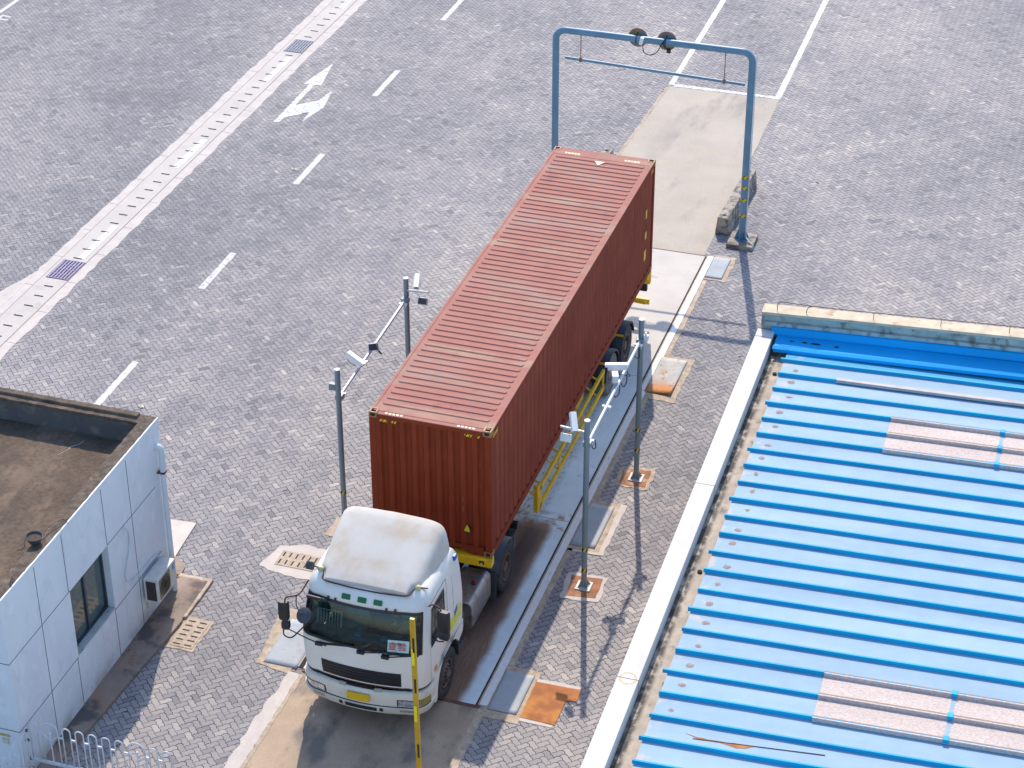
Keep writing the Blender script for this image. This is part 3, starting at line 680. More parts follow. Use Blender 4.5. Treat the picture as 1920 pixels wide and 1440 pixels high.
MB().cyl((-1.17, GY, 4.53), (3.50, GY, 4.40), 0.038, n=14).build('bar', BPOLE, hb, smooth='auto')
for x, zb in ((-0.76, 4.52), (2.97, 4.42)):
    m = MB(); z = zb+0.03; k = 0
    while z < GZ-0.08:
        rot = (0, 0, R(90*(k % 2)+20)); c = (x, GY, z+0.018)
        m.lathe([(-0.004, 0.010), (-0.004, 0.018), (0.004, 0.018), (0.004, 0.010)], c, 'x' if k % 2 else 'y', 8); z += 0.027; k += 1
    m.cyl((x, GY, zb-0.05), (x, GY, zb+0.05), 0.045, n=12); m.cyl((x, GY, zb), (x, GY, GZ-0.09), 0.006, n=6)
    m.build('chain', RCHAIN, hb)

# concrete barrier blocks
def jersey(label, x0, x1, y0, y1, rot=0):
    t = thing('concrete_block', label, 'concrete block', ((x0+x1)/2, (y0+y1)/2, 0), 'concrete blocks beside the rear apron', rotz=rot, local=True)
    w = (x1-x0)/2; L = (y1-y0)/2
    m = MB(); m.prism([(-w, 0), (w, 0), (w*0.93, 0.12), (w*0.72, 0.48), (-w*0.72, 0.48), (-w*0.93, 0.12)], 'y', -L, L)
    b = m.build('block_body', BLOCK, t, bevel=0.02)
    m = MB()
    for s in (-1, 1): m.cyl((0, s*(L-0.18), 0.40), (0, s*(L-0.18), 0.487), 0.045, n=14)
    m.each('lifting_hole', DARKGAP, t)
jersey('long stained concrete block lying along the apron against the right gantry post', 2.93, 3.31, 17.15, 20.25, R(-1.5))
jersey('concrete block partly hidden behind the far end of the container', -1.12, -0.74, 17.3, 20.35, R(-1.5))

# ------------------------------------------------------------------ camera rails
def anchor(parent, x, y):
    m = MB(); m.box((x-0.15, y-0.15, 0.02), (x+0.15, y+0.15, 0.04))
    for sx in (-1, 1):
        for sy in (-1, 1): m.cyl((x+sx*0.1, y+sy*0.1, 0.04), (x+sx*0.1, y+sy*0.1, 0.06), 0.012, n=6)
    m.build('base_plate', PWHITE, parent)
    m = MB()
    for a in range(4):
        d = Vector((math.cos(a*math.pi/2+.78), math.sin(a*math.pi/2+.78), 0)); p = Vector((x, y, 0.04)); t = d.cross(Vector((0, 0, 1)))*0.006
        m.add([p+d*0.05-t, p+d*0.15-t, p+d*0.05-t+Vector((0, 0, .16)), p+d*0.05+t, p+d*0.15+t, p+d*0.05+t+Vector((0, 0, .16))], [(0, 1, 2), (5, 4, 3), (0, 3, 4, 1), (1, 4, 5, 2), (2, 5, 3, 0)])
    m.each('gusset', POLE, parent)
def cctv(parent, c, rz, tilt, L=0.38, name='security_camera'):
    """housing along local +x"""
    M = Matrix.Translation(Vector(c)) @ Euler((0, R(tilt), R(rz))).to_matrix().to_4x4()
    def tr(p): return M @ Vector(p)
    m = MB(); w, h = 0.066, 0.062
    sec = [(-w, -h*.8), (w, -h*.8), (w, h*.5), (w*.6, h), (-w*.6, h), (-w, h*.5)]
    m.loft([[tr((x, y, z)) for y, z in sec] for x in (-L/2, L/2)])
    hd = m.build(name, CAMW, parent, bevel=0.006)
    m = MB(); sec2 = [(-w*1.1, h*.45), (-w*.7, h*1.15), (w*.7, h*1.15), (w*1.1, h*.45), (w*.9, h*.5), (w*.6, h*1.02), (-w*.6, h*1.02), (-w*.9, h*.5)]
    m.loft([[tr((x, y, z+0.004)) for y, z in sec2] for x in (-L/2, L/2+0.05)]); m.build('sun_shield', CAMW, hd)
    m = MB(); m.loft([[tr((x, y*.6, z*.55)) for y, z in sec] for x in (L/2, L/2+0.006)]); m.build('lens', BLACKP, hd)
    m = MB(); m.cyl(tr((0, 0, -0.04)), tuple(Vector(c)+Vector((0, 0, -0.15))), 0.018, n=8); m.build('mount', GALV, hd)
    m = MB(); p = tr((-L/2, 0, -0.03)); m.tube([p, p+Vector((0, 0, -0.12)), p+Vector((0.05, 0.02, -0.2)), Vector(c)+Vector((0, 0, -0.16))], 0.008, n=6, smooth_steps=4); m.build('cable', CABLE, hd)
def flood(parent, c, rz, mat=GREYP):
    m = MB(); m.obox(c, (0.22, 0.05, 0.16), (R(-25), 0, R(rz))); o = m.build('flood_lamp', CAMW, parent, bevel=0.008)
    f = Euler((R(-25), 0, R(rz))).to_matrix() @ Vector((0, -0.028, 0))
    m = MB(); m.obox(Vector(c)+f, (0.19, 0.008, 0.13), (R(-25), 0, R(rz))); m.build('lamp_face', mat, o)
    m = MB(); m.cyl(Vector(c)+Vector((-.1, 0, 0.0)), Vector(c)+Vector((-.06, 0, .13)), 0.008, n=6); m.cyl(Vector(c)+Vector((.1, 0, 0.0)), Vector(c)+Vector((.06, 0, .13)), 0.008, n=6); m.each('bracket', GALV, o)
def clamp(m, x, y, z):
    m.box((x-0.09, y-0.03, z-0.02), (x+0.09, y+0.03, z+0.02)); m.cyl((x-.06, y, z-.02), (x-.06, y, z-.09), 0.01, n=6); m.cyl((x+.06, y, z-.02), (x+.06, y, z-.09), 0.01, n=6)
def rail(label, x, y0, y1, zt, zb0, zb1, side):
    t = thing('camera_rail', label, 'camera mast', (x, (y0+y1)/2, 0), 'twin post camera rails either side of the truck')
    for y in (y0, y1):
        p = MB().cyl((x, y, 0.04), (x, y, zt), 0.057, n=20).build('post', POLE, t, smooth='auto')
        MB().cyl((x, y, zt), (x, y, zt+0.012), 0.060, n=20).build('post_cap', PWHITE, p)
        anchor(t, x, y)
        for z in (0.92, 0.40): hazard_band(t, x, y, z+(0.32 if y == y1 else 0), 0.057, 0.085)
    bx = x+side*0.0
    MB().cyl((bx, y0+0.05, zb0), (bx, y1-0.04, zb1), 0.034, n=14).build('boom', GALV, t, smooth='auto')
    m = MB()
    for y in (y0+0.18, y0+1.4, y1-0.22): clamp(m, bx, y, zb0+(zb1-zb0)*(y-y0)/(y1-y0)-0.01)
    m.build('clamp', CAMW, t, bevel=0.004)
    m = MB()
    for y, z in ((y0+0.06, zb0), (y1-0.06, zb1)): m.box((x-0.075, y-0.07, z-0.06), (x+0.075, y+0.07, z+0.05))
    m.each('bracket_plate', POLE, t)
    return t
rr_ = rail('right-hand pair of grey posts joined by a white boom carrying three cameras', 3.872, 1.51, 5.55, 3.97, 3.42, 3.50, 1)
# near post arm with camera and floodlight
MB().cyl((3.84, 1.52, 3.69), (3.33, 1.55, 3.71), 0.026, n=12).build('arm', GALV, rr_, smooth='auto')
cctv(rr_, (3.60, 1.50, 3.90), -66, 32, 0.36); flood(rr_, (3.46, 1.48, 3.52), 0, CAMW)
cctv(rr_, (3.76, 4.12, 3.64), 192, 4, 0.40)
m = MB(); m.obox((3.80, 3.78, 3.60), (0.13, 0.22, 0.17), (0, 0, R(20))); m.build('junction_box', CAMW, rr_, bevel=0.012)
m = MB(); m.tube([(3.85, 3.95, 3.45), (3.93, 3.95, 3.3), (3.97, 4.05, 3.35), (3.95, 4.15, 3.48)], 0.011, n=6, smooth_steps=6); m.tube([(3.84, 3.6, 3.42), (3.86, 3.55, 3.28), (3.90, 3.72, 3.25), (3.90, 3.8, 3.42)], 0.011, n=6, smooth_steps=6)
m.tube([(3.90, 1.72, 3.36), (3.93, 1.74, 3.2), (3.97, 1.80, 3.2), (3.95, 1.82, 3.36)], 0.009, n=6, smooth_steps=6); m.tube([(3.90, 5.30, 3.44), (3.93, 5.2, 3.26), (3.86, 5.1, 3.34), (3.88, 5.1, 3.44)], 0.009, n=6, smooth_steps=6)
m.build('cable', CABLE, rr_, smooth=True)
m = MB(); m.box((3.93, 5.51, 3.50), (4.03, 5.59, 3.62)); m.box((3.95, 5.52, 3.62), (3.99, 5.58, 3.68)); m.each('sensor_bracket', CAMW, rr_, bevel=0.005)
lr_ = rail('left-hand pair of grey posts joined by a white boom with a camera in its middle', -1.42, 1.90, 5.84, 3.90, 3.24, 3.40, -1)
MB().cyl((-1.38, 5.82, 3.62), (-0.90, 5.80, 3.66), 0.026, n=12).build('arm', GALV, lr_, smooth='auto')
cctv(lr_, (-1.15, 5.80, 3.88), -76, 18, 0.34); flood(lr_, (-1.01, 5.74, 3.46), 0, GREYP)
cctv(lr_, (-1.50, 3.05, 3.46), -22, 14, 0.42); flood(lr_, (-1.37, 3.72, 3.40), 30, GREYP)
m = MB(); m.tube([(-1.35, 3.8, 3.36), (-1.28, 3.85, 3.2), (-1.22, 3.8, 3.22), (-1.3, 3.75, 3.36)], 0.011, n=6, smooth_steps=6); m.build('cable', CABLE, lr_, smooth=True)
m = MB(); m.box((-1.60, 1.86, 3.42), (-1.47, 1.94, 3.56)); m.each('sensor_bracket', POLE, lr_)
slab('post_base_patch', [(3.53, 1.80), (4.17, 1.86), (4.20, 1.20), (3.62, 1.12)], -0.02, 0.016, RMORTAR, rag=0.012, seed=51)
slab('post_base_patch', [(3.44, 1.92), (4.26, 1.96), (4.28, 1.10), (3.52, 1.02)], -0.02, 0.011, MORTAR, rag=0.03, seed=52)
slab('post_base_patch', [(3.52, 5.84), (4.12, 5.92), (4.15, 5.27), (3.58, 5.24)], -0.02, 0.016, RMORTAR, rag=0.015, seed=53)
slab('post_base_patch', [(3.44, 5.92), (4.20, 6.0), (4.24, 5.18), (3.52, 5.16)], -0.02, 0.011, TAN, rag=0.03, seed=54)
slab('post_base_patch', rect(-1.75, -1.08, 1.55, 2.25), -0.02, 0.011, TAN, rag=0.03, seed=55)
slab('post_base_patch', rect(-1.75, -1.08, 5.5, 6.2), -0.02, 0.011, TAN, rag=0.03, seed=56)

# ------------------------------------------------------------------ shipping container
ZB = 1.45
ct = thing('shipping_container', 'forty foot red-brown corrugated shipping container on the yellow trailer', 'shipping container', (0, 0, ZB))
CW, CL, CH = 2.438, 12.192, 2.896
def corr(span, pitch, depth, fa=0.35):
    """trapezoid corrugation polyline along t: list of (t, d)"""
    n = int(span/pitch); o = (span-n*pitch)/2; out = [(0, 0)]
    for k in range(n):
        t = o+k*pitch; a = pitch*fa; s = pitch*(0.5-fa)
        out += [(t, 0), (t+a, 0), (t+a+s, depth), (t+a+s+a, depth), ]
        out += [(t+pitch, 0)] if k == n-1 else []
    out.append((span, 0)); return out
def wallstrip(name, pts, mat):
    m = MB(); vs = []; n = len(pts)
    for x, y in pts: vs += [(x, y, ZB+0.14), (x, y, ZB+CH-0.09)]
    m.add(vs, [(2*i, 2*i+2, 2*i+3, 2*i+1) for i in range(n-1)])
    o = m.build(name, mat, ct, solid=0.004); o.data.materials.append(CONTLIT)
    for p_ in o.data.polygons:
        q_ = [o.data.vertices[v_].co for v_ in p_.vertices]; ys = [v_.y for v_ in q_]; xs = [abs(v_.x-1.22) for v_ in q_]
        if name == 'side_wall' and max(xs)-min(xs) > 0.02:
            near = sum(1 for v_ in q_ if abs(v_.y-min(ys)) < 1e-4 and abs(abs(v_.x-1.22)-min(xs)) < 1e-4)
            if near: p_.material_index = 1  # these slopes get the lighter paint that stands in for light
    return o
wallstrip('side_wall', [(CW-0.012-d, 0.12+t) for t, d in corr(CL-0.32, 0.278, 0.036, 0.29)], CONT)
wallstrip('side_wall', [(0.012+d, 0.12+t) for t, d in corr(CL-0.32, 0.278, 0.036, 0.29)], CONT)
wallstrip('front_wall', [(0.13+t, 0.015+d) for t, d in corr(CW-0.26, 0.242, 0.055)], CONT)
# roof sheet with raised stampings
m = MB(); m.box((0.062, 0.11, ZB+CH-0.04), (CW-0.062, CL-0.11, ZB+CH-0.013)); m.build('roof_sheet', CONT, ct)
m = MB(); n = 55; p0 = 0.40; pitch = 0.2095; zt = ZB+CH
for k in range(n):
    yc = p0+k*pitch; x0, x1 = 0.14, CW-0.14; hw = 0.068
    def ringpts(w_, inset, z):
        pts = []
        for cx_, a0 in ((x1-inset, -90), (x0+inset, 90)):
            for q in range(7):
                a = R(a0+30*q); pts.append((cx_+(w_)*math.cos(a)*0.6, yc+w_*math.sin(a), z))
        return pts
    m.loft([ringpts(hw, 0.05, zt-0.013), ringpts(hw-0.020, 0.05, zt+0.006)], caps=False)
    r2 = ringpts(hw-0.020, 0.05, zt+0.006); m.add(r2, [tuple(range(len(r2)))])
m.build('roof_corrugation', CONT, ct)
m = MB()
for x in (0, CW-0.06): m.box((x, 0.16, zt-0.10), (x+0.06, CL-0.16, zt-0.004))
m.box((0.17, 0.0, zt-0.115), (CW-0.17, 0.10, zt-0.012)); m.box((0.17, CL-0.10, zt-0.11), (CW-0.17, CL, zt-0.012))
m.box((0.06, 0.10, zt-0.02), (CW-0.06, 0.29, zt-0.006)); m.box((0.06, CL-0.36, zt-0.02), (CW-0.06, CL-0.10, zt-0.006))
m.build('top_rail', CONT, ct, bevel=0.008)
m = MB()
for x in (0, CW-0.06): m.box((x, 0.16, ZB+0.0), (x+0.06, CL-0.16, ZB+0.16))
m.box((0.17, 0.004, ZB+0.10), (CW-0.17, 0.08, ZB+0.20)); m.box((0.17, CL-0.1, ZB+0.02), (CW-0.17, CL-0.01, ZB+0.17))
m.prism([(0.17, ZB+0.10), (0.17, ZB+0.0), (0.45, ZB+0.0), (0.62, ZB+0.10)], 'y', 0.006, 0.078); m.prism([(CW-0.17, ZB+0.10), (CW-0.62, ZB+0.10), (CW-0.45, ZB), (CW-0.17, ZB)], 'y', 0.006, 0.078)
m.prism([(0.95, ZB+0.10), (1.05, ZB+0.03), (1.35, ZB+0.03), (1.45, ZB+0.10)], 'y', 0.006, 0.078)
m.build('bottom_rail', CONT, ct, bevel=0.006)
m = MB()
for x in (0, CW-0.13):
    m.box((x, 0.002, ZB+0.12), (x+0.13, 0.10, zt-0.11)); m.box((x, CL-0.14, ZB+0.12), (x+0.13, CL-0.01, zt-0.11))
m.each('corner_post', CONT, ct, bevel=0.008)
m = MB(); m.box((0.13, CL-0.07, ZB+0.15), (1.21, CL-0.03, zt-0.11)); m.box((1.225, CL-0.07, ZB+0.15), (CW-0.13, CL-0.03, zt-0.11)); m.each('rear_door', CONT, ct, bevel=0.004)
m = MB()
for x in (0.42, 0.85, 1.55, 2.0): m.cyl((x, CL-0.01, ZB+0.1), (x, CL-0.01, zt-0.08), 0.017, n=8)
m.each('locking_bar', GALV, ct)
for x in (0, CW-0.165):
    for y in (0, CL-0.18):
        for z in (ZB, zt-0.118):
            m = MB(); a = 0.165; b = 0.18; h = 0.118
            # hollow casting: frame of bars round the openings
            m.box((x, y, z), (x+a, y+b, z+0.02)) if z < 2 else None
            m.box((x, y, z), (x+0.035, y+b, z+h+0.004)); m.box((x+a-0.035, y, z), (x+a, y+b, z+h+0.004))
            m.box((x+0.035, y, z), (x+a-0.035, y+0.03, z+0.03)); m.box((x+0.035, y, z+h-0.025), (x+a-0.035, y+0.035, z+h+0.003))
            m.box((x+0.035, y+b-0.035, z), (x+a-0.035, y+b, z+h+0.003)); m.box((x+0.035, y+0.035, z), (x+a-0.035, y+b-0.035, z+0.03))
            cc = m.build('corner_casting', CASTING, ct, bevel=0.006)
            m = MB(); m.box((x+0.034, y+0.034, z+0.03), (x+a-0.034, y+b-0.034, z+h-0.06)); m.box((x+0.06, y-0.001, z+0.035), (x+a-0.06, y+0.02, z+0.085)); m.build('casting_hole', DARKGAP, cc)
# hazard and id marks
def slant(m, x, z, w, h, sh, y): m.add([(x, y, z), (x+w, y, z), (x+w+sh, y, z+h), (x+sh, y, z+h)], [(0, 1, 2, 3)])
m = MB()
for xs in (0.20, 1.86):
    for k, ww in enumerate((0.05, 0.055, 0.03, 0.05, 0.03)): slant(m, xs+k*0.075, zt-0.185, ww, 0.055, 0.03, 0.0135-0.002*(k % 2))
m.build('hazard_stripes', YMARK, ct, solid=0.002)
m = MB()
for xs in (0.32, 1.76):
    for k in range(5): m.add([(xs+k*0.075, 0.03, zt-0.0095+0.001), (xs+k*0.075+0.05, 0.03, zt-0.0095+0.001), (xs+k*0.075+0.04, 0.085, zt-0.0095+0.001), (xs+k*0.075-0.01, 0.085, zt-0.0095+0.001)], [(0, 1, 2, 3)])
    for k in range(5): m.add([(xs+k*0.075, CL-0.29, zt-0.003), (xs+k*0.075+0.055, CL-0.29, zt-0.003), (xs+k*0.075+0.045, CL-0.22, zt-0.003), (xs+k*0.075-0.01, CL-0.22, zt-0.003)], [(0, 1, 2, 3)])
m.build('roof_marks', CREAM, ct, solid=0.002)
m = MB(); m.add([(1.10, CL-0.52, zt+0.0135), (1.36, CL-0.52, zt+0.0135), (1.24, CL-0.72, zt+0.0135)], [(0, 1, 2)]); m.add([(1.10, CL-0.44, zt-0.003), (1.36, CL-0.44, zt-0.003), (1.36, CL-0.51, zt-0.003), (1.10, CL-0.51, zt-0.003)], [(0, 1, 2, 3)]); m.build('height_triangle', CREAM, ct, solid=0.002)
m = MB(); m.add([(1.845, 0.010, 1.955), (2.03, 0.010, 1.935), (2.00, 0.010, 2.06), (1.945, 0.010, 2.165), (1.89, 0.010, 2.08)], [(0, 1, 2, 3, 4)]); m.build('decal_border', BLACKM, ct, solid=0.003)
m = MB(); m.add([(1.87, 0.0065, 1.985), (2.0, 0.0065, 1.97), (1.98, 0.0065, 2.06), (1.942, 0.0065, 2.14), (1.905, 0.0065, 2.07)], [(0, 1, 2, 3, 4)]); m.build('warning_decal', YMARK, ct, solid=0.003)
m = MB()
for y, z0, z1, w_ in ((11.50, 3.15, 3.37, 0.12), (11.50, 2.62, 2.80, 0.14), (11.48, 2.06, 2.32, 0.17)): m.add([(CW-0.008, y-w_/2, z0), (CW-0.008, y+w_/2, z0), (CW-0.008, y+w_/2, z1), (CW-0.008, y-w_/2, z1)], [(0, 1, 2, 3)])
for k in range(4): m.add([(CW-0.008, 0.16+k*0.07, zt-0.22), (CW-0.008, 0.20+k*0.07, zt-0.22), (CW-0.008, 0.23+k*0.07, zt-0.14), (CW-0.008, 0.19+k*0.07, zt-0.14)], [(0, 1, 2, 3)])
for k in range(3): m.add([(CW-0.008, CL-0.38+k*0.07, zt-0.22), (CW-0.008, CL-0.34+k*0.07, zt-0.22), (CW-0.008, CL-0.31+k*0.07, zt-0.14), (CW-0.008, CL-0.35+k*0.07, zt-0.14)], [(0, 1, 2, 3)])
m.each('side_label', YMARK, ct, solid=0.003)

# ------------------------------------------------------------------ wheels
def wheel(parent, x, y, side, r=0.51, dual=False, tyre=TYRE, rim=RIM, front=False):
    """side +1: outer face towards +x"""
    s = side; w_ = 0.29
    t = MB().lathe([(s*-w_, r-0.14), (s*-w_, r-0.05), (s*(-w_+0.03), r-0.008), (s*(-w_+0.06), r), (s*-0.19, r), (s*-0.185, r-0.012), (s*-0.165, r-0.012), (s*-0.16, r), (s*-0.12, r), (s*-0.115, r-0.012), (s*-0.10, r-0.012), (s*-0.095, r), (s*-0.055, r), (s*-0.02, r-0.012), (s*-0.004, r-0.06), (s*-0.002, r-0.12), (s*-0.02, r-0.20), (s*-0.05, r-0.22), (s*(-w_+0.03), r-0.22)], (x, y, r), 'x', 44)
    wl = t.build('wheel', tyre, parent, smooth='auto')
    if front: prof = [(-0.03, 0.292), (-0.015, 0.285), (-0.02, 0.262), (-0.06, 0.250), (-0.05, 0.20), (-0.02, 0.17), (-0.02, 0.09), (0.02, 0.085), (0.035, 0.06), (0.035, 0.0), (-0.16, 0.0), (-0.16, 0.292)]
    else: prof = [(-0.03, 0.292), (-0.015, 0.285), (-0.02, 0.262), (-0.12, 0.245), (-0.15, 0.20), (-0.13, 0.12), (-0.04, 0.11), (-0.03, 0.08), (-0.03, 0.0), (-0.2, 0.0), (-0.2, 0.292)]
    MB().lathe([(s*a, b) for a, b in prof], (x, y, r), 'x', 36).build('rim', rim, wl, smooth='auto')
    m = MB(); a0 = -0.02 if front else -0.13
    for k in range(10):
        a = 2*math.pi*k/10; m.cyl((x+s*(a0-0.01), y+0.14*math.cos(a), r+0.14*math.sin(a)), (x+s*(a0+0.03), y+0.14*math.cos(a), r+0.14*math.sin(a)), 0.014, n=6)
    m.build('wheel_nuts', CHASSIS, wl)
    m = MB()
    for k in range(8):
        a = 2*math.pi*(k+.5)/8; q = 0.222; ax = a0-0.028 if front else -0.146
        m.cyl((x+s*(ax-0.01), y+q*math.cos(a), r+q*math.sin(a)), (x+s*(ax+0.012), y+q*math.cos(a), r+q*math.sin(a)), 0.030, n=10)
    m.build('rim_hole', DARKGAP, wl)
    if dual:
        xi = x-s*0.34
        MB().lathe([(s*-0.29, r-0.2), (s*-0.29, r-0.05), (s*-0.25, r), (s*-0.05, r), (s*0, r-0.05), (s*0, r-0.2)], (xi, y, r), 'x', 36).build('inner_wheel', tyre, parent, smooth='auto')

# ------------------------------------------------------------------ semi trailer
tr = thing('container_trailer', 'yellow skeletal semi trailer under the red-brown container', 'trailer', (1.219, 6, 0))
m = MB()
for x in (0.78, 1.66):
    m.box((x-0.07, 0.1, ZB-0.14), (x+0.07, CL, ZB-0.12)); m.box((x-0.07, 2.9, 0.95), (x+0.07, CL, 0.97)); m.box((x-0.008, 2.9, 0.97), (x+0.008, CL, ZB-0.14)); m.box((x-0.008, 0.1, ZB-0.28), (x+0.008, 2.9, ZB-0.14)); m.box((x-0.07, 0.1, ZB-0.30), (x+0.07, 2.9, ZB-0.28))
for y in (1.6, 3.1, 4.4, 5.9, 7.4, 9.4, 11.0): m.box((0.79, y-0.04, ZB-0.36), (1.65, y+0.04, ZB-0.16))
m.build('chassis_beams', YELLOW, tr)
m = MB(); m.box((0.0, -0.06, ZB-0.20), (2.445, 0.12, ZB-0.006)); m.build('front_bolster', YELLOW, tr, bevel=0.012)
m = MB()
for x in (0.10, 2.20): m.box((x, -0.075, ZB-0.13), (x+0.1, -0.058, ZB-0.06))
m.each('twistlock_opening', DARKGAP, tr)
m = MB()
for x in (0.15, 2.25): m.cyl((x, -0.10, ZB-0.11), (x, -0.06, ZB-0.11), 0.022, n=10)
m.each('front_lamp', CREAML, tr)
m = MB(); m.box((0.02, CL-0.30, ZB-0.20), (2.42, CL-0.12, ZB-0.006)); m.box((2.28, CL-0.16, ZB-0.34), (2.44, CL-0.02, ZB-0.02)); m.box((0.0, CL-0.16, ZB-0.34), (0.16, CL-0.02, ZB-0.02)); m.build('rear_bolster', YELLOW, tr, bevel=0.01)
m = MB(); m.box((0.02, CL-0.10, 0.52), (2.42, CL-0.03, 0.66)); m.box((0.5, CL-0.15, 0.6), (0.6, CL-0.08, 1.1)); m.box((1.84, CL-0.15, 0.6), (1.94, CL-0.08, 1.1)); m.build('rear_bumper', YELLOW, tr)
m = MB(); m.box((2.10, CL-0.12, 0.88), (2.36, CL-0.02, 1.10)); m.box((0.08, CL-0.12, 0.88), (0.34, CL-0.02, 1.10)); m.each('tail_lamp', BLACKP, tr, bevel=0.01)
m = MB(); m.obox((2.36, 11.5, 0.92), (0.26, 0.05, 0.09), (0, 0, R(-5))); m.box((1.70, 11.42, 1.0), (2.26, 11.48, 1.08)); m.each('lamp_bracket', YELLOW, tr)
# side guards
for s, X0 in ((1, 2.40), (-1, 0.04)):
    m = MB(); z1, z2 = 0.96, 0.52
    for z in (z1, z2): m.box((X0-0.025, 3.22, z-0.052), (X0+0.025, 8.12, z+0.052))
    for y in (4.65, 6.35, 8.08): m.box((X0-0.018, y-0.025, z2), (X0+0.018, y+0.025, z1))
    m.prism([(X0-s*0.10, 3.14), (X0, 3.10), (X0+s*0.025, 3.18), (X0+s*0.025, 3.30), (X0-s*0.005, 3.30), (X0-s*0.03, 3.18)], 'z', 0.42, 1.08)
    for y in (3.4, 4.65, 5.1, 6.35, 7.7):
        m.cyl((X0-s*0.02, y, z1), (X0-s*0.72, y+0.05, 1.22), 0.022, n=6); m.cyl((X0-s*0.02, y, z2), (X0-s*0.72, y+0.05, 1.0), 0.018, n=6)
    m.build('side_guard', YELLOW, tr)
m = MB()
for x in (0.55, 1.9):
    m.box((x-0.06, 2.6, 0.35), (x+0.06, 2.74, ZB-0.2)); m.box((x-0.04, 2.62, 0.14), (x+0.04, 2.72, 0.4)); m.box((x-0.13, 2.52, 0.12), (x+0.13, 2.82, 0.15))
m.cyl((0.55, 2.67, 0.8), (1.9, 2.67, 0.8), 0.025, n=8); m.build('landing_leg', CHASSIS, tr)
m = MB(); m.box((1.95, 6.55, 0.75), (2.2, 7.2, 1.1)); m.cyl((1.95, 5.8, 0.95), (2.1, 6.4, 0.95), 0.05, n=8); m.build('tool_box', YELLOW, tr, bevel=0.01)
for k, y in enumerate((8.77, 10.10)):
    for s, x in ((1, 2.42), (-1, 0.02)):
        wheel(tr, x, y, s, 0.50, True, GTYRE if k == 0 else TYRE, RIML if k == 0 else RIM)
        m = MB(); n = 14; vs = []; xo, xi = x+s*0.01, x-s*0.62
        for i in range(n+1):
            a = R(8+164*i/n)
            vs += [(xo, y+0.60*math.cos(a), 0.50+0.58*math.sin(a)), (xi, y+0.60*math.cos(a), 0.50+0.58*math.sin(a))]
        m.add(vs, [(2*i, 2*i+2, 2*i+3, 2*i+1) for i in range(n)])
        # turned-down outer lip
        vs = []
        for i in range(n+1):
            a = R(8+164*i/n); vs += [(xo+s*0.004, y+0.60*math.cos(a), 0.50+0.58*math.sin(a)), (xo+s*0.004, y+0.55*math.cos(a), 0.50+0.53*math.sin(a))]
        m.add(vs, [(2*i, 2*i+2, 2*i+3, 2*i+1) for i in range(n)])
        m.build('mudguard', DKBLUE, tr, solid=0.012, smooth='auto')
        m = MB(); a = R(128)
        m.obox((x-s*0.30, y+0.615*math.cos(a), 0.50+0.60*math.sin(a)), (0.60, 0.05, 0.02), (R(38), 0, 0)); m.build('mudguard_stay', YELLOW, tr)
    MB().cyl((0.3, y, 0.5), (2.14, y, 0.5), 0.07, n=12).build('axle', CHASSIS, tr)
m = MB(); m.box((2.20, 9.36, 1.10), (2.30, 9.50, 1.18)); m.build('side_marker_lamp', AMBER, tr)

# ------------------------------------------------------------------ tractor unit
tk = thing('truck_tractor', 'white cab-over tractor unit with a high roof fairing pulling the container', 'truck', (1.17, -1.5, 0))
CX = 1.17
LV = [  # z, halfwidth, y front, bow, corner r, y rear
    (0.98, 1.200, -3.735, .10, .30, -1.62), (1.20, 1.215, -3.765, .10, .30, -1.62), (1.60, 1.225, -3.785, .10, .30, -1.62), (1.80, 1.225, -3.78, .10, .30, -1.62),
    (1.95, 1.220, -3.765, .10, .29, -1.62), (2.40, 1.185, -3.61, .10, .28, -1.63), (2.66, 1.155, -3.50, .10, .27, -1.66), (2.76, 1.135, -3.44, .10, .26, -1.69), (2.86, 1.09, -3.33, .09, .24, -1.73), (2.92, 1.02, -3.20, .08, .22, -1.78), (2.955, .92, -3.04, .06, .20, -1.86)]
BL = [(0.36, 1.16, -3.72, .12, .36, -3.14), (0.42, 1.205, -3.79, .12, .36, -3.12), (0.575, 1.225, -3.83, .12, .36, -3.12), (0.59, 1.24, -3.86, .12, .36, -3.12), (0.605, 1.215, -3.81, .12, .36, -3.12), (0.80, 1.232, -3.84, .12, .36, -3.12), (0.92, 1.225, -3.825, .12, .35, -3.12), (0.965, 1.19, -3.78, .12, .34, -3.12)]
def interp(T, z):
    if z <= T[0][0]: return T[0][1:]
    for a, b in zip(T, T[1:]):
        if z <= b[0]:
            k = (z-a[0])/(b[0]-a[0]); return tuple(p+(q-p)*k for p, q in zip(a[1:], b[1:]))
    return T[-1][1:]
def F(T, t, z):
    w_, yf, bow, rc, yr = interp(T, z); s = -1 if t < 0 else 1; t = abs(t)
    if t <= 1: x = (w_-rc)*t; y = yf+bow*t*t
    elif t <= 2:
        a = (t-1)*math.pi/2; x = w_-rc+rc*math.sin(a); y = yf+bow+(rc*1.1)*(1-math.cos(a))
    else:
        x = w_; y0 = yf+bow+rc*1.1; y = y0+(yr-y0)*(t-2)
    return Vector((CX+s*x, y, z))
def N(T, t, z):
    e = 1e-3; a = F(T, t+e, z)-F(T, t-e, z); b = F(T, t, z+e)-F(T, t, z-e); return a.cross(b).normalized()
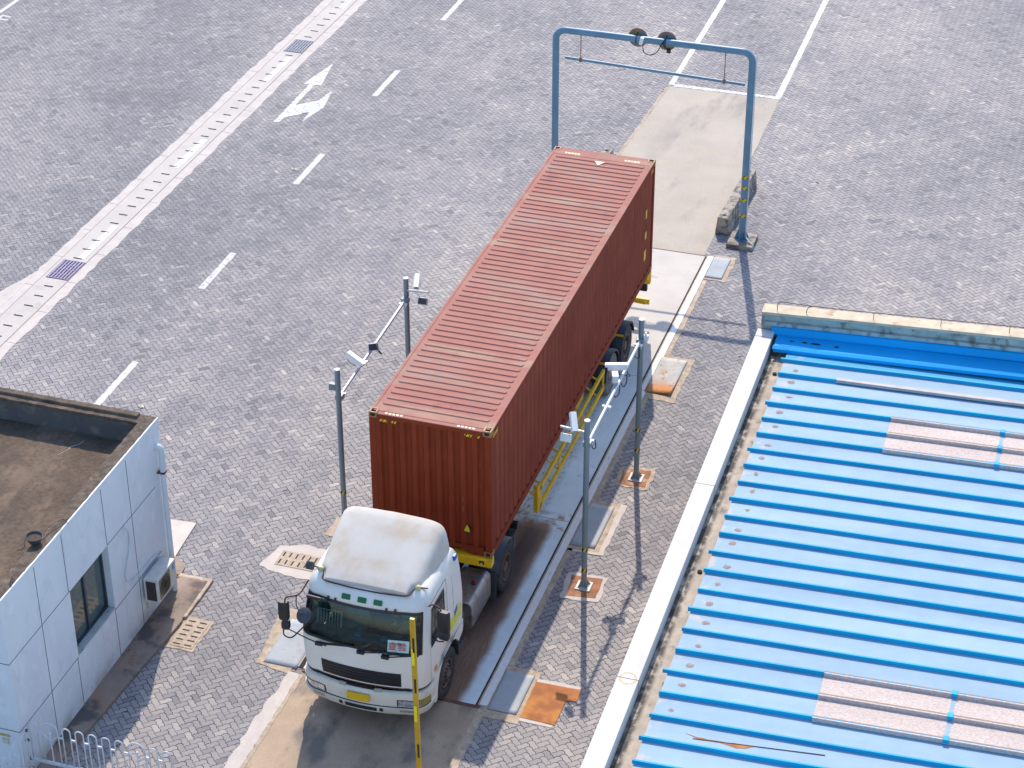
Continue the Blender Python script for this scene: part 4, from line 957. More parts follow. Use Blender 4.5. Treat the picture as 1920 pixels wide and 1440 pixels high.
def patchm(m, T, ts, zs, off=0.004, depth=0.012, zf=None):
    """curved patch on the shell, proud by off, skirted back by depth"""
    zf = zf or (lambda t, z: z)
    g = [[F(T, t, zf(t, z))+N(T, t, zf(t, z))*off for z in zs] for t in ts]
    gb = [[F(T, t, zf(t, z))+N(T, t, zf(t, z))*(off-depth) for z in zs] for t in ts]
    nt_, nz_ = len(ts), len(zs)
    m.add([v for r_ in g for v in r_], [(i*nz_+j, (i+1)*nz_+j, (i+1)*nz_+j+1, i*nz_+j+1) for i in range(nt_-1) for j in range(nz_-1)])
    loop = [(i, 0) for i in range(nt_)]+[(nt_-1, j) for j in range(1, nz_)]+[(i, nz_-1) for i in range(nt_-2, -1, -1)]+[(0, j) for j in range(nz_-2, 0, -1)]
    vs = [g[i][j] for i, j in loop]+[gb[i][j] for i, j in loop]; L = len(loop)
    m.add(vs, [(k, (k+1) % L, L+(k+1) % L, L+k) for k in range(L)])
def lin(a, b, n): return [a+(b-a)*i/(n-1) for i in range(n)]
tfull = lin(0, 1, 7)+[1.12, 1.25, 1.38, 1.5, 1.62, 1.75, 1.88, 2.0, 2.03, 2.12, 2.22, 2.32, 2.44, 2.55, 2.7, 2.85, 3.0]
tcol = [-t for t in reversed(tfull[1:])]+tfull
zrows = [0.98, 1.05, 1.2, 1.4, 1.6, 1.70, 1.80, 1.85, 2.03, 2.2, 2.4, 2.50, 2.57, 2.66, 2.76, 2.86, 2.92, 2.955]
WT = 1.55   # windscreen half extent in t
def is_glass(t, z):
    a = abs(t)
    if a < 1.5 and 1.85 < z < 2.57: return True
    if 2.03 < a < 2.44 and 1.80 < z < 2.50: return True
    return False
m = MB(); vs = [F(LV, t, z) for z in zrows for t in tcol]; nT = len(tcol); fs = []
gl = {'windscreen': [], 'sideL': [], 'sideR': []}
for i in range(len(zrows)-1):
    for j in range(nT-1):
        tm = (tcol[j]+tcol[j+1])/2; zm = (zrows[i]+zrows[i+1])/2
        f = (i*nT+j, i*nT+j+1, (i+1)*nT+j+1, (i+1)*nT+j)
        if is_glass(tm, zm):
            gl['windscreen' if abs(tm) < 1.5 else ('sideL' if tm < 0 else 'sideR')].append(f)
        else:
            # wheel arch cut
            c = sum((vs[q] for q in f), Vector())/4
            if abs(tm) > 2 and math.hypot(c.y+2.43, c.z-0.52) < 0.66: continue
            fs.append(f)
# roof cap and rear wall
k0 = (len(zrows)-1)*nT
fs.append(tuple(k0+j for j in range(nT)))
for i in range(len(zrows)-1): fs.append((i*nT, (i+1)*nT, (i+1)*nT+nT-1, i*nT+nT-1))
m.add(vs, fs); cab = m.build('cab_shell', CABW, tk, smooth='auto', solid=0.03)
for key, nm in (('windscreen', 'windscreen'), ('sideL', 'side_window'), ('sideR', 'side_window')):
    used = sorted({q for f in gl[key] for q in f}); mp = {q: i for i, q in enumerate(used)}
    mm = MB(); mm.add([vs[q]*1 for q in used], [tuple(mp[q] for q in f) for f in gl[key]]); mm.build(nm, GLASS, tk, smooth=True)
# black windscreen seal and side seals
m = MB()
ws = lin(-1.5, 1.5, 25)
patchm(m, LV, ws, [1.815, 1.865], 0.006); patchm(m, LV, ws, [2.54, 2.59], 0.006)
for s in (-1, 1): patchm(m, LV, [s*1.46, s*1.53], lin(1.815, 2.59, 8), 0.006)
for s in (-1, 1):
    patchm(m, LV, lin(s*2.02, s*2.45, 6), [1.785, 1.81], 0.006); patchm(m, LV, lin(s*2.02, s*2.45, 6), [2.49, 2.515], 0.006)
    patchm(m, LV, [s*2.02, s*2.035], lin(1.79, 2.51, 8), 0.006); patchm(m, LV, [s*2.435, s*2.45], lin(1.79, 2.51, 8), 0.006); patchm(m, LV, [s*2.14, s*2.15], lin(1.79, 2.51, 8), 0.004)
m.build('window_seal', BLACKP, tk)
# door gaps
m = MB()
for s in (-1, 1):
    patchm(m, LV, [s*1.985, s*1.993], lin(1.0, 2.72, 10), 0.002, 0.006); patchm(m, LV, [s*2.53, s*2.537], lin(1.2, 2.62, 10), 0.002, 0.006)
    patchm(m, LV, lin(s*1.99, s*2.53, 8), [2.62, 2.632], 0.002, 0.006)
    patchm(m, LV, [s*2.72, s*2.725], lin(1.4, 2.5, 8), 0.0015, 0.006)
m.build('door_gap', RUSTSEAL, tk)
m = MB(); patchm(m, LV, lin(2.50, 2.95, 8), [1.38, 1.62], 0.003, 0.006, zf=lambda t, z: z+(t-2.5)*0.25*(z-1.38)); m.build('yellow_decal', simple('decal_yellow', (0.75, 0.72, 0.05), 0.5), tk)
m = MB(); patchm(m, LV, lin(2.74, 2.83, 6), lin(1.60, 1.73, 5), 0.006, 0.006, zf=lambda t, z: z+0.8*(t-2.785)); m.build('blue_decal', simple('decal_blue', (0.02, 0.16, 0.55), 0.5), tk)
m = MB(); patchm(m, LV, lin(2.10, 2.16, 4), lin(1.12, 1.22, 4), 0.02, 0.03); patchm(m, LV, lin(-2.10, -2.16, 4), lin(1.12, 1.22, 4), 0.02, 0.03); m.build('side_turn_lamp', AMBER, tk)
m = MB()
for s in (-1, 1): patchm(m, LV, lin(s*2.40, s*2.47, 3), [1.70, 1.735], 0.03, 0.03)
m.build('door_handle', BLACKP, tk)
# front panel, grille
m = MB()
zg = lambda t, z: z
patchm(m, LV, lin(-0.84, 0.84, 15), lin(1.05, 1.375, 5), 0.004, 0.012); gr = m.build('upper_grille', BLACKP, tk)
m = MB()
for z in (1.10, 1.17, 1.24, 1.31): patchm(m, LV, lin(-0.81, 0.81, 13), [z-0.012, z+0.008], 0.012, 0.010)
m.build('grille_slats', BLACKP, gr)
m = MB(); patchm(m, LV, lin(-0.90, 0.90, 15), [1.385, 1.40], 0.012, 0.02); m.build('grille_lip', CABW, tk)
m = MB(); patchm(m, LV, lin(-1.95, 1.95, 31), [0.985, 1.015], 0.004, 0.014); m.build('panel_gap', RUSTSEAL, tk)
# bumper shell
tb = lin(-2.9, -2, 4)+lin(-1.88, -1.12, 8)+lin(-1, 1, 15)+lin(1.12, 1.88, 8)+lin(2, 2.9, 4)
m = MB(); g = [[F(BL, t, z) for t in tb] for z in [r_[0] for r_ in BL]]
m.loft(g, closed=False); bmp = m.build('bumper', BUMPER, tk, smooth='auto', solid=0.03)
m = MB(); patchm(m, BL, lin(-0.33, 0.33, 9), [0.945, 0.975], 0.003, 0.02); m.box((CX-0.9, -3.66, 0.90), (CX+0.9, -3.6, 1.02)); m.build('bumper_recess', DARKGAP, tk)
m = MB(); patchm(m, BL, lin(-0.48, -0.32, 4), [0.925, 0.972], 0.008, 0.02); patchm(m, BL, lin(0.32, 0.48, 4), [0.925, 0.972], 0.008, 0.02); m.each('step_pad', simple('beige_pad', (0.42, 0.38, 0.28), 0.6), tk)
for s in (-1, 1):
    m = MB(); patchm(m, BL, lin(s*0.80, s*1.42, 9), lin(0.63, 0.80, 4), 0.004, 0.012); hs = m.build('headlight', BLACKP, tk)
    m = MB(); patchm(m, BL, lin(s*0.83, s*1.40, 9), lin(0.645, 0.785, 4), 0.010, 0.010); m.build('headlight_lens', LAMPG, hs, smooth=True)
    m = MB(); patchm(m, BL, lin(s*1.44, s*1.86, 7), lin(0.63, 0.80, 4), 0.008, 0.012); m.build('corner_lamp', OLIVE, hs)
    m = MB(); patchm(m, BL, lin(s*0.86, s*1.22, 6), lin(0.49, 0.55, 3), 0.006, 0.012); m.build('fog_lamp', simple('fog_lens', (0.36, 0.30, 0.2), 0.4), tk)
    m = MB(); patchm(m, BL, lin(s*0.42, s*0.50, 4), lin(0.47, 0.575, 3), 0.005, 0.012); m.build('tow_hole', DARKGAP, tk)
m = MB(); patchm(m, BL, lin(-0.36, 0.36, 9), lin(0.46, 0.575, 3), 0.005, 0.012); m.build('lower_grille', BLACKP, tk)
m = MB(); patchm(m, BL, lin(-1.9, 1.9, 27), [0.600, 0.612], 0.003, 0.01); m.build('bumper_shade_line', RUSTSEAL, tk)  # dark strip painted in as the shadow line of the bumper step
m = MB(); m.box((CX-0.24, -3.875, 0.70), (CX+0.20, -3.855, 0.86)); m.build('number_plate', PLATEY, tk, bevel=0.003)
m = MB()
for xx in (-0.32, -0.01, 0.29): m.obox((CX+xx, F(LV, xx/0.88, 2.70).y-0.008, 2.70), (0.165, 0.03, 0.10), (R(-32), 0, 0))
m.each('roof_lamp', GREENL, tk, bevel=0.012)
m = MB()
for xx in (-0.66, -0.52, 0.46, 0.62): m.obox((CX+xx, F(LV, xx/0.88, 2.61).y-0.012, 2.61), (0.035, 0.04, 0.05), (R(-30), 0, 0))
m.each('visor_clip', RUSTSEAL, tk)
m = MB(); m.obox((CX-0.86, -3.53, 2.58), (0.42, 0.06, 0.06), (0, 0, R(-4))); m.build('visor_strip', BLACKP, tk, bevel=0.02)
for s in (-1, 1):
    MB().lathe([(-0.03, 0.0), (-0.03, 0.05), (0.01, 0.052), (0.05, 0.04), (0.07, 0.0)], (CX+s*0.93, -3.13, 2.93), 'y', 14).build('marker_lamp', CREAML, tk, smooth=True)
# wipers
m = MB()
for x0, dx in ((-0.75, 0.62), (0.05, 0.62), (0.52, 0.55)):
    a = Vector((CX+x0, -3.83, 1.79)); b = Vector((CX+x0+dx, F(LV, min(1, (x0+dx)/0.9), 1.86).y-0.03, 1.86)); m.tube([a, (a+b)/2+Vector((0, -0.02, 0.02)), b], 0.012, n=6)
    m.box((a.x-0.07, -3.835, 1.75), (a.x+0.07, -3.77, 1.81)); m.tube([(a+b)/2+Vector((-.25, 0.0, .0)), b+Vector((0.05, 0, 0.01))], 0.016, n=6)
m.tube([(CX-1.38, -3.72, 1.90), (CX-0.95, -3.80, 1.83), (CX-0.6, -3.84, 1.79)], 0.012, n=6)
m.build('wiper', BLACKP, tk)
# fairing
def sec(y, w0, w1, zt_, zb_, e=0.21, n=44):
    pts = []
    for k in range(n+1):
        a = math.pi*k/n; c, s_ = math.cos(a), math.sin(a)
        x = abs(c)**e*(1 if c > 0 else -1); z = max(s_, 0)**e*(1-0.06*x*x)
        ww = w0+(w1-w0)*z; pts.append((CX+x*ww, y, zb_+(zt_-zb_)*z))
    return pts
m = MB()
secs = [sec(-3.33, .76, .76, 2.87, 2.80), sec(-3.31, .80, .78, 2.925, 2.80), sec(-3.20, .82, .80, 2.985, 2.82), sec(-3.12, .86, .82, 3.02, 2.84), sec(-3.06, 1.05, .85, 3.045, 2.80), sec(-2.98, 1.075, .87, 3.08, 2.76), sec(-2.7, 1.09, .91, 3.19, 2.72), sec(-2.3, 1.10, .95, 3.345, 2.70), sec(-2.0, 1.10, .97, 3.455, 2.68), sec(-1.85, 1.10, .975, 3.495, 2.66), sec(-1.79, 1.095, .96, 3.485, 2.66), sec(-1.76, 1.07, .92, 3.44, 2.66)]
m.loft(secs, closed=True); fr = m.build('roof_fairing', FAIR, tk, smooth='auto')
m = MB(); pl = [(p[0], p[1]) for p in [(CX-1.09, -3.05), (CX-0.90, -3.10), (CX-0.85, -3.20), (CX-0.80, -3.325), (CX-0.4, -3.36), (CX, -3.37), (CX+0.4, -3.36), (CX+0.78, -3.325), (CX+0.85, -3.20), (CX+0.90, -3.10), (CX+1.09, -3.05)]]
zz = [2.90, 2.91, 2.895, 2.86, 2.845, 2.84, 2.845, 2.86, 2.895, 2.91, 2.90]
m.tube([(p[0], p[1], z) for p, z in zip(pl, zz)], 0.013, n=6, smooth_steps=4); m.build('fairing_seal', RUSTSEAL, fr, smooth=True)
m = MB(); m.cyl((CX+1.06, -1.86, 2.66), (CX+1.06, -1.86, 2.76), 0.03, n=8); m.build('air_horn_base', CREAML, tk)
m = MB(); m.box((CX+1.06, -1.86, 2.68), (CX+1.18, -1.74, 2.78)); m.build('blue_cap', BLUEP, tk, bevel=0.01)
# front wheel arches
for s in (-1, 1):
    m = MB(); arc = [(-2.43+0.64*math.cos(R(a)), 0.52+0.64*math.sin(R(a))) for a in range(172, 22, -10)]
    prof = [(-3.12, 0.42), ]+arc+[(-1.66, 0.93), (-1.62, 1.02), (-1.62, 1.20), (-3.2, 1.06), (-3.2, 0.42)]
    x0, x1 = CX+s*1.195, CX+s*1.235; m.prism(prof, 'x', x0, x1); m.build('wheel_arch', CABW, tk, bevel=0.008)
    m = MB(); n = 14; vs = []
    for i in range(n+1):
        a = R(-5+185*i/n); vs += [(CX+s*1.20, -2.43+0.63*math.cos(a), 0.52+0.63*math.sin(a)), (CX+s*0.80, -2.43+0.63*math.cos(a), 0.52+0.63*math.sin(a))]
    m.add(vs, [(2*i, 2*i+2, 2*i+3, 2*i+1) for i in range(n)]); m.build('inner_arch', CHASSIS, tk, solid=0.01)
    m = MB(); m.box((CX+s*0.95, -3.12, 0.36), (CX+s*1.20, -2.98, 0.60)); m.box((CX+s*1.0, -3.10, 0.62), (CX+s*1.2, -3.0, 0.64)); m.build('cab_step', GALV, tk)
    m = MB(); m.box((CX+s*0.85, -1.72, 0.42), (CX+s*1.17, -1.66, 1.02)); m.box((CX+s*0.9, -1.66, 0.46), (CX+s*1.17, -1.34, 0.52)); m.cyl((CX+s*1.0, -1.45, 1.05), (CX+s*1.16, -1.45, 1.05), 0.12, n=14); m.build('splash_guard', GREYP, tk, bevel=0.01)
    wheel(tk, CX+s*1.20, -2.43, s, 0.51, False, TYRE, RIM, True)
    wheel(tk, CX+s*1.25, 1.03, s, 0.51, True, TYRE, RIM)
    # rear mudguard
    xo, xi = CX+s*1.25, CX+s*0.62; m = MB(); n = 14; vs = []
    for i in range(n+1):
        a = R(38+122*i/n); vs += [(xo, 1.03+0.62*math.cos(a), 0.51+0.60*math.sin(a)), (xi, 1.03+0.62*math.cos(a), 0.51+0.60*math.sin(a))]
    m.add(vs, [(2*i, 2*i+2, 2*i+3, 2*i+1) for i in range(n)]); m.box((xi, 0.37, 0.16), (xo-s*0.03, 0.40, 0.80)); m.box((xo-s*0.02, 1.45, 0.62), (xo-s*0.01, 1.62, 0.98)); m.build('rear_mudguard', GREYP, tk, solid=0.01, smooth='auto')
    m = MB(); m.box((CX+s*0.75, 1.95, 0.78), (CX+s*1.15, 2.05, 0.92)); m.each('tail_lamp', BLACKP, tk)
    # fuel tank: rounded box
    x0, x1 = (CX+s*0.52, CX+s*1.14); rr2 = 0.13; z0, z1 = 0.24, 0.90; secp = []
    for cx_, cz_, a0 in ((max(x0, x1)-rr2, z1-rr2, 0), (min(x0, x1)+rr2, z1-rr2, 90), (min(x0, x1)+rr2, z0+rr2, 180), (max(x0, x1)-rr2, z0+rr2, 270)):
        for q in range(6): a = R(a0+18*q); secp.append((cx_+rr2*math.cos(a), cz_+rr2*math.sin(a)))
    m = MB(); m.prism(secp, 'y', -0.80, 0.32); ft = m.build('fuel_tank', TANK, tk, bevel=0.025, smooth='auto')
    m = MB()
    for y in (-0.52, 0.06):
        cxx = (x0+x1)/2; czz = (z0+z1)/2
        for dy in (0, 0.05): m.prism([(cxx+(p[0]-cxx)*1.012, czz+(p[1]-czz)*1.012) for p in secp], 'y', y+dy, y+dy+0.03)
    m.each('tank_strap', TANK, ft)
    m = MB(); m.cyl((CX+s*0.95, -0.18, 0.89), (CX+s*0.95, -0.18, 0.95), 0.05, n=14); m.build('filler_neck', BLACKP, ft)
    m = MB(); m.cyl((CX+s*0.97, -0.18, 0.95), (CX+s*0.97, -0.18, 0.975), 0.028, n=10); m.build('filler_cap', REDP, ft)
m = MB()
for s in (-1, 1): m.box((CX+s*0.34, -3.3, 0.62), (CX+s*0.44, 2.1, 0.90))
m.box((CX-0.4, 1.9, 0.66), (CX+0.4, 2.05, 0.86)); m.box((CX-0.5, 0.6, 0.92), (CX+0.5, 1.5, 1.06)); m.cyl((CX-1, 1.03, 0.51), (CX+1, 1.03, 0.51), 0.08, n=10); m.cyl((CX-1, -2.43, 0.5), (CX+1, -2.43, 0.5), 0.06, n=10)
m.box((CX-0.45, -3.2, 0.5), (CX+0.45, -1.7, 1.0)); m.box((CX+0.46, -1.58, 0.6), (CX+0.95, -0.95, 0.98)); m.box((CX-0.9, -1.5, 0.55), (CX-0.5, -0.95, 1.0))
m.build('chassis_frame', CHASSIS, tk)
m = MB()
for k in range(4):
    x = CX+0.1+k*0.09; m.tube([(x, -1.6, 1.35), (x+0.05, -1.3, 1.1-k*.03), (x+0.1, -0.8, 1.15), (x-0.05, -0.2, 1.2)], 0.018, n=6, smooth_steps=5)
m.tube([(CX+0.55, -1.45, 1.0), (CX+0.8, -1.2, 1.05), (CX+0.9, -0.75, 0.98), (CX+0.7, -0.5, 0.94)], 0.03, n=8, smooth_steps=4)
m.build('air_hose', CABLE, tk, smooth=True)
m = MB(); m.box((CX-1.05, -1.58, 1.05), (CX-0.85, -1.40, 2.6)); m.build('air_intake', GREYP, tk, bevel=0.02)
# interior
m = MB(); m.box((CX-1.12, -3.35, 0.99), (CX+1.12, -1.70, 1.06)); m.box((CX-1.10, -1.75, 1.06), (CX+1.10, -1.68, 2.75)); m.box((CX-1.0, -3.1, 2.72), (CX+1.0, -1.8, 2.76)); m.box((CX-1.1, -2.2, 1.06), (CX+1.1, -1.76, 1.55)); m.build('cab_interior', INTER, tk)
m = MB(); m.prism([(-3.52, 1.4), (-3.50, 1.82), (-3.28, 1.80), (-3.10, 1.66), (-3.05, 1.4)], 'x', CX-1.08, CX+1.08); m.build('dashboard', INTER, tk, bevel=0.02)
for xx in (-0.55, 0.55):
    m = MB(); m.box((CX+xx-0.26, -2.85, 1.30), (CX+xx+0.26, -2.36, 1.48)); m.obox((CX+xx, -2.36, 1.82), (0.50, 0.13, 0.72), (R(-10), 0, 0)); m.obox((CX+xx, -2.30, 2.27), (0.28, 0.09, 0.18), (R(-10), 0, 0)); m.build('seat', INTERL if xx < 0 else INTER, tk, bevel=0.04)
m = MB()
for k in range(9): m.cyl((CX-0.98+k*0.055, -3.30, 1.82), (CX-0.98+k*0.055, -3.22, 2.10), 0.006, n=5)
m.tube([(CX-1.0, -3.3, 1.82), (CX-1.0, -3.22, 2.11), (CX-0.52, -3.22, 2.11), (CX-0.52, -3.3, 1.82)], 0.010, n=6); m.build('dash_rack', GALV, tk)
m = MB(); m.box((CX-1.13, -2.62, 1.2), (CX-1.08, -2.50, 2.7)); m.box((CX-1.12, -3.0, 2.0), (CX-1.08, -2.9, 2.5)); m.build('inner_pillar', INTERL, tk)
MB().lathe([(-0.014, 0.20), (0.014, 0.20), (0.014, 0.228), (-0.014, 0.228)], (CX+0.55, -2.98, 1.86), 'z', 28).build('steering_wheel', BLACKP, tk, smooth=True)
m = MB(); m.box((CX+0.30, -3.44, 1.825), (CX+0.5, -3.34, 1.86)); m.box((CX-0.2, -3.46, 1.825), (CX-0.08, -3.38, 1.87)); m.build('dash_clutter', simple('clutter_blue', (0.03, 0.25, 0.42), 0.5), tk, bevel=0.005)
# paper with the two characters behind the glass
def on_screen(x, z, d=0.025):
    t = (x-CX)/(interp(LV, z)[0]-interp(LV, z)[3]); p = F(LV, t, z); n = N(LV, t, z); return p-n*d*(1 if n.y < 0 else -1)
m = MB(); m.add([on_screen(x, z, -0.008) for x, z in ((CX+0.54, 1.865), (CX+0.93, 1.865), (CX+0.93, 2.09), (CX+0.54, 2.09))], [(0, 1, 2, 3)]); sheet = m.build('paper_sign', PAPER, tk, solid=0.002)
m = MB(); m.add([on_screen(x, z, -0.008) for x, z in ((CX+1.03, 1.86), (CX+1.09, 1.86), (CX+1.09, 1.96), (CX+1.03, 1.96))], [(0, 1, 2, 3)]); m.build('small_sticker', PAPER, tk, solid=0.002)
tx = bpy.data.curves.new('characters', 'FONT'); tx.body = '查验'; tx.size = 0.172; tx.extrude = 0.001; tx.align_x = 'CENTER'; tx.align_y = 'CENTER'
to = bpy.data.objects.new('tmp_text', tx); C.objects.link(to)
bpy.context.view_layer.update()
me = bpy.data.meshes.new_from_object(to.evaluated_get(bpy.context.evaluated_depsgraph_get()))
bpy.data.objects.remove(to)
pc = on_screen(CX+0.715, 1.975, -0.016); ex = (on_screen(CX+0.90, 1.97)-on_screen(CX+0.66, 1.97)).normalized(); ez = (on_screen(CX+0.78, 2.09)-on_screen(CX+0.78, 1.86)).normalized(); ny = ex.cross(ez)
M4 = Matrix((ex, ez, ny)).transposed().to_4x4(); M4.translation = pc-OFF[tk.name]
me.transform(M4); me.materials.clear(); me.materials.append(REDINK)
co = bpy.data.objects.new('red_characters', me); C.objects.link(co); co.parent = sheet
# mirrors
def mirror(nm, c, w_, h_, d_, rz, mat=BLACKP):
    m = MB(); rr3 = 0.05; s_ = []
    for cx_, cy_, a0 in ((w_/2-rr3, d_/2-.03, 0), (-w_/2+rr3, d_/2-.03, 90), (-w_/2+rr3, -d_/2+.03, 180), (w_/2-rr3, -d_/2+.03, 270)):
        for q in range(4): a = R(a0+30*q); s_.append((cx_+rr3*math.cos(a), cy_+0.03*math.sin(a)))
    rm = Euler((0, 0, R(rz))).to_matrix(); rings = []
    for z, k in ((-h_/2, .75), (-h_/2+.03, .97), (0, 1), (h_/2-.03, .97), (h_/2, .75)): rings.append([Vector(c)+rm @ Vector((p[0]*k, p[1]*k, z)) for p in s_])
    m.loft(rings); o = m.build(nm, mat, tk, smooth='auto')
    m = MB(); m.obox(Vector(c)+rm @ Vector((0, d_/2+0.001, 0)), (w_*.82, 0.006, h_*.88), (0, 0, R(rz))); m.build('mirror_glass', LAMPG, o)
    return o
mirror('wing_mirror', (CX+1.50, -3.40, 2.52), 0.24, 0.44, 0.12, -8); mirror('wing_mirror', (CX+1.50, -3.40, 2.21), 0.22, 0.17, 0.12, -8)
mirror('wing_mirror', (CX-1.40, -3.80, 2.38), 0.20, 0.40, 0.12, 8); mirror('wing_mirror', (CX-1.38, -3.80, 2.06), 0.16, 0.17, 0.12, 8)
m = MB(); m.tube([(CX+1.16, -3.22, 2.64), (CX+1.26, -3.30, 2.76), (CX+1.42, -3.38, 2.78), (CX+1.48, -3.40, 2.66)], 0.014, n=8, smooth_steps=5); m.tube([(CX+1.22, -3.2, 1.95), (CX+1.35, -3.3, 1.96), (CX+1.48, -3.38, 2.05)], 0.014, n=8, smooth_steps=4)
m.tube([(CX-1.12, -3.28, 2.74), (CX-1.18, -3.48, 2.62), (CX-1.2, -3.66, 2.66), (CX-1.34, -3.80, 2.68), (CX-1.37, -3.80, 2.56)], 0.014, n=8, smooth_steps=5)
m.tube([(CX-1.20, -3.66, 2.66), (CX-1.16, -3.78, 2.54), (CX-1.08, -3.84, 2.46)], 0.011, n=8, smooth_steps=3)
m.tube([(CX-1.42, -3.82, 1.98), (CX-1.40, -3.86, 1.86), (CX-1.26, -3.86, 1.84), (CX-1.12, -3.80, 1.98), (CX-0.98, -3.76, 2.16)], 0.014, n=8, smooth_steps=5)
m.each('mirror_arm', RUSTSEAL, tk, smooth=True)
m = MB(); c = Vector((CX-0.97, -3.90, 2.44)); d = Vector((-0.15, -0.75, 0.6)).normalized(); m.cyl(c-d*0.03, c+d*0.0, 0.145, 0.148, n=26); m.cyl(c, c+d*0.035, 0.148, 0.08, n=26); m.cyl(c+d*0.035, c+d*0.05, 0.08, 0.03, n=20); m.cyl(c+d*0.03+Vector((-0.03, 0, 0.03)), c+d*0.08+Vector((-0.04, 0, 0.03)), 0.022, n=10); m.build('round_mirror', GREYP, tk, smooth='auto')
m = MB(); m.cyl((CX-1.24, -2.95, 2.72), (CX-1.24, -2.86, 2.84), 0.08, 0.08, n=18); m.build('side_beacon', GREYP, tk, bevel=0.02)

# driver
dr = thing('person', 'driver in a green safety vest seated behind the wheel of the white truck', 'person', (CX+0.55, -2.55, 1.48))
def skin_mesh(name, verts, edges, radii, mat, parent, root=0, sub=2):
    off = OFF[parent.name] if parent.parent is None else OFF[parent.parent.name]
    me = bpy.data.meshes.new(name); me.from_pydata([tuple(Vector(v)-off) for v in verts], edges, []); o = bpy.data.objects.new(name, me); C.objects.link(o); o.parent = parent
    sk = o.modifiers.new('skin', 'SKIN'); sk.use_smooth_shade = True; su = o.modifiers.new('sub', 'SUBSURF'); su.levels = sub; su.render_levels = sub
    for i, r_ in enumerate(radii): me.skin_vertices[0].data[i].radius = (r_, r_); me.skin_vertices[0].data[i].use_root = (i == root)
    me.materials.append(mat); return o
dx, dy = CX+0.55, -2.52
V = [(dx, dy, 1.55), (dx, dy-0.02, 1.75), (dx, dy-0.03, 1.95), (dx, dy-0.03, 2.05), (dx, dy-0.05, 2.16), (dx, dy-0.07, 2.27)]; Rr = [.15, .14, .15, .055, .085, .08]; Eg = [(0, 1), (1, 2), (2, 3), (3, 4), (4, 5)]
for s in (-1, 1):
    k = len(V); V += [(dx+s*0.19, dy-0.02, 1.98), (dx+s*0.25, dy-0.18, 1.78), (dx+s*0.17, dy-0.36, 1.86), (dx+s*0.16, dy-0.42, 1.88)]; Rr += [.06, .045, .032, .028]; Eg += [(2, k), (k, k+1), (k+1, k+2), (k+2, k+3)]
    for f in range(5):
        a = (f-2)*0.02; kk = len(V); V += [(dx+s*0.16+a, dy-0.47, 1.90+(0 if f else -0.01)), (dx+s*0.15+a, dy-0.495, 1.87)]; Rr += [.010, .008]; Eg += [(k+3, kk), (kk, kk+1)]
    k = len(V); V += [(dx+s*0.10, dy-0.05, 1.52), (dx+s*0.14, dy-0.45, 1.52), (dx+s*0.14, dy-0.55, 1.16), (dx+s*0.14, dy-0.68, 1.12)]; Rr += [.09, .07, .05, .04]; Eg += [(0, k), (k, k+1), (k+1, k+2), (k+2, k+3)]
body = skin_mesh('body', V, Eg, Rr, SKIN, dr)
skin_mesh('safety_vest', [(dx, dy, 1.56), (dx, dy-0.02, 1.75), (dx, dy-0.03, 1.96), (dx-0.17, dy-0.02, 1.98), (dx+0.17, dy-0.02, 1.98)], [(0, 1), (1, 2), (2, 3), (2, 4)], [.165, .155, .155, .075, .075], VEST, dr, sub=2)
skin_mesh('sleeve', [(dx+0.19, dy-0.02, 1.98), (dx+0.25, dy-0.18, 1.78), (dx+0.20, dy-0.29, 1.83)], [(0, 1), (1, 2)], [.068, .053, .042], ORANGEC, dr, sub=1)
skin_mesh('sleeve', [(dx-0.19, dy-0.02, 1.98), (dx-0.25, dy-0.18, 1.78), (dx-0.20, dy-0.29, 1.83)], [(0, 1), (1, 2)], [.068, .053, .042], ORANGEC, dr, sub=1)
skin_mesh('hair', [(dx, dy-0.02, 2.22), (dx, dy-0.04, 2.33)], [(0, 1)], [.086, .075], HAIR, dr, sub=2)
m = MB()
for s in (-1, 1): m.lathe([(-0.005, 0.0), (0.0, 0.010), (0.006, 0.0)], (dx+s*0.03, dy-0.145, 2.22), 'y', 8)
m.each('eyes', BLACKM, dr)
m = MB(); m.add([(dx-0.012, dy-0.14, 2.17), (dx+0.012, dy-0.14, 2.17), (dx, dy-0.168, 2.175), (dx, dy-0.14, 2.215)], [(0, 1, 2), (1, 3, 2), (3, 0, 2)]); m.build('nose', SKIN, dr)

# ------------------------------------------------------------------ raised barrier arm
bg_ = thing('barrier_gate', 'raised yellow barrier arm with black marks in front of the truck cab', 'barrier', (3.20, -6.30, 0))
m = MB(); m.box((3.08, -6.55, 0.10), (3.42, -6.15, 1.12)); m.build('cabinet', YELLOW, bg_, bevel=0.02)
m = MB(); m.box((3.0, -6.62, 0.0), (3.5, -6.08, 0.10)); m.build('plinth', MORTAR, bg_, bevel=0.01)
m = MB(); m.cyl((3.13, -6.14, 0.92), (3.13, -6.04, 0.92), 0.07, n=16); m.build('pivot', BLACKP, bg_)
a = Vector((3.135, -6.0, 0.80)); b = Vector((3.09, -6.0, 4.63)); d = (b-a).normalized()
m = MB(); sx = Vector((1, 0, 0)); sy = d.cross(sx).normalized(); sx = sy.cross(d).normalized()
m.loft([[p+sx*ux_*0.043+sy*uy_*0.03 for ux_, uy_ in ((-1, -1), (1, -1), (1, 1), (-1, 1))] for p in (a, b)]); arm = m.build('arm', BARY, bg_, bevel=0.008)
m = MB(); m2 = MB()
L = (b-a).length
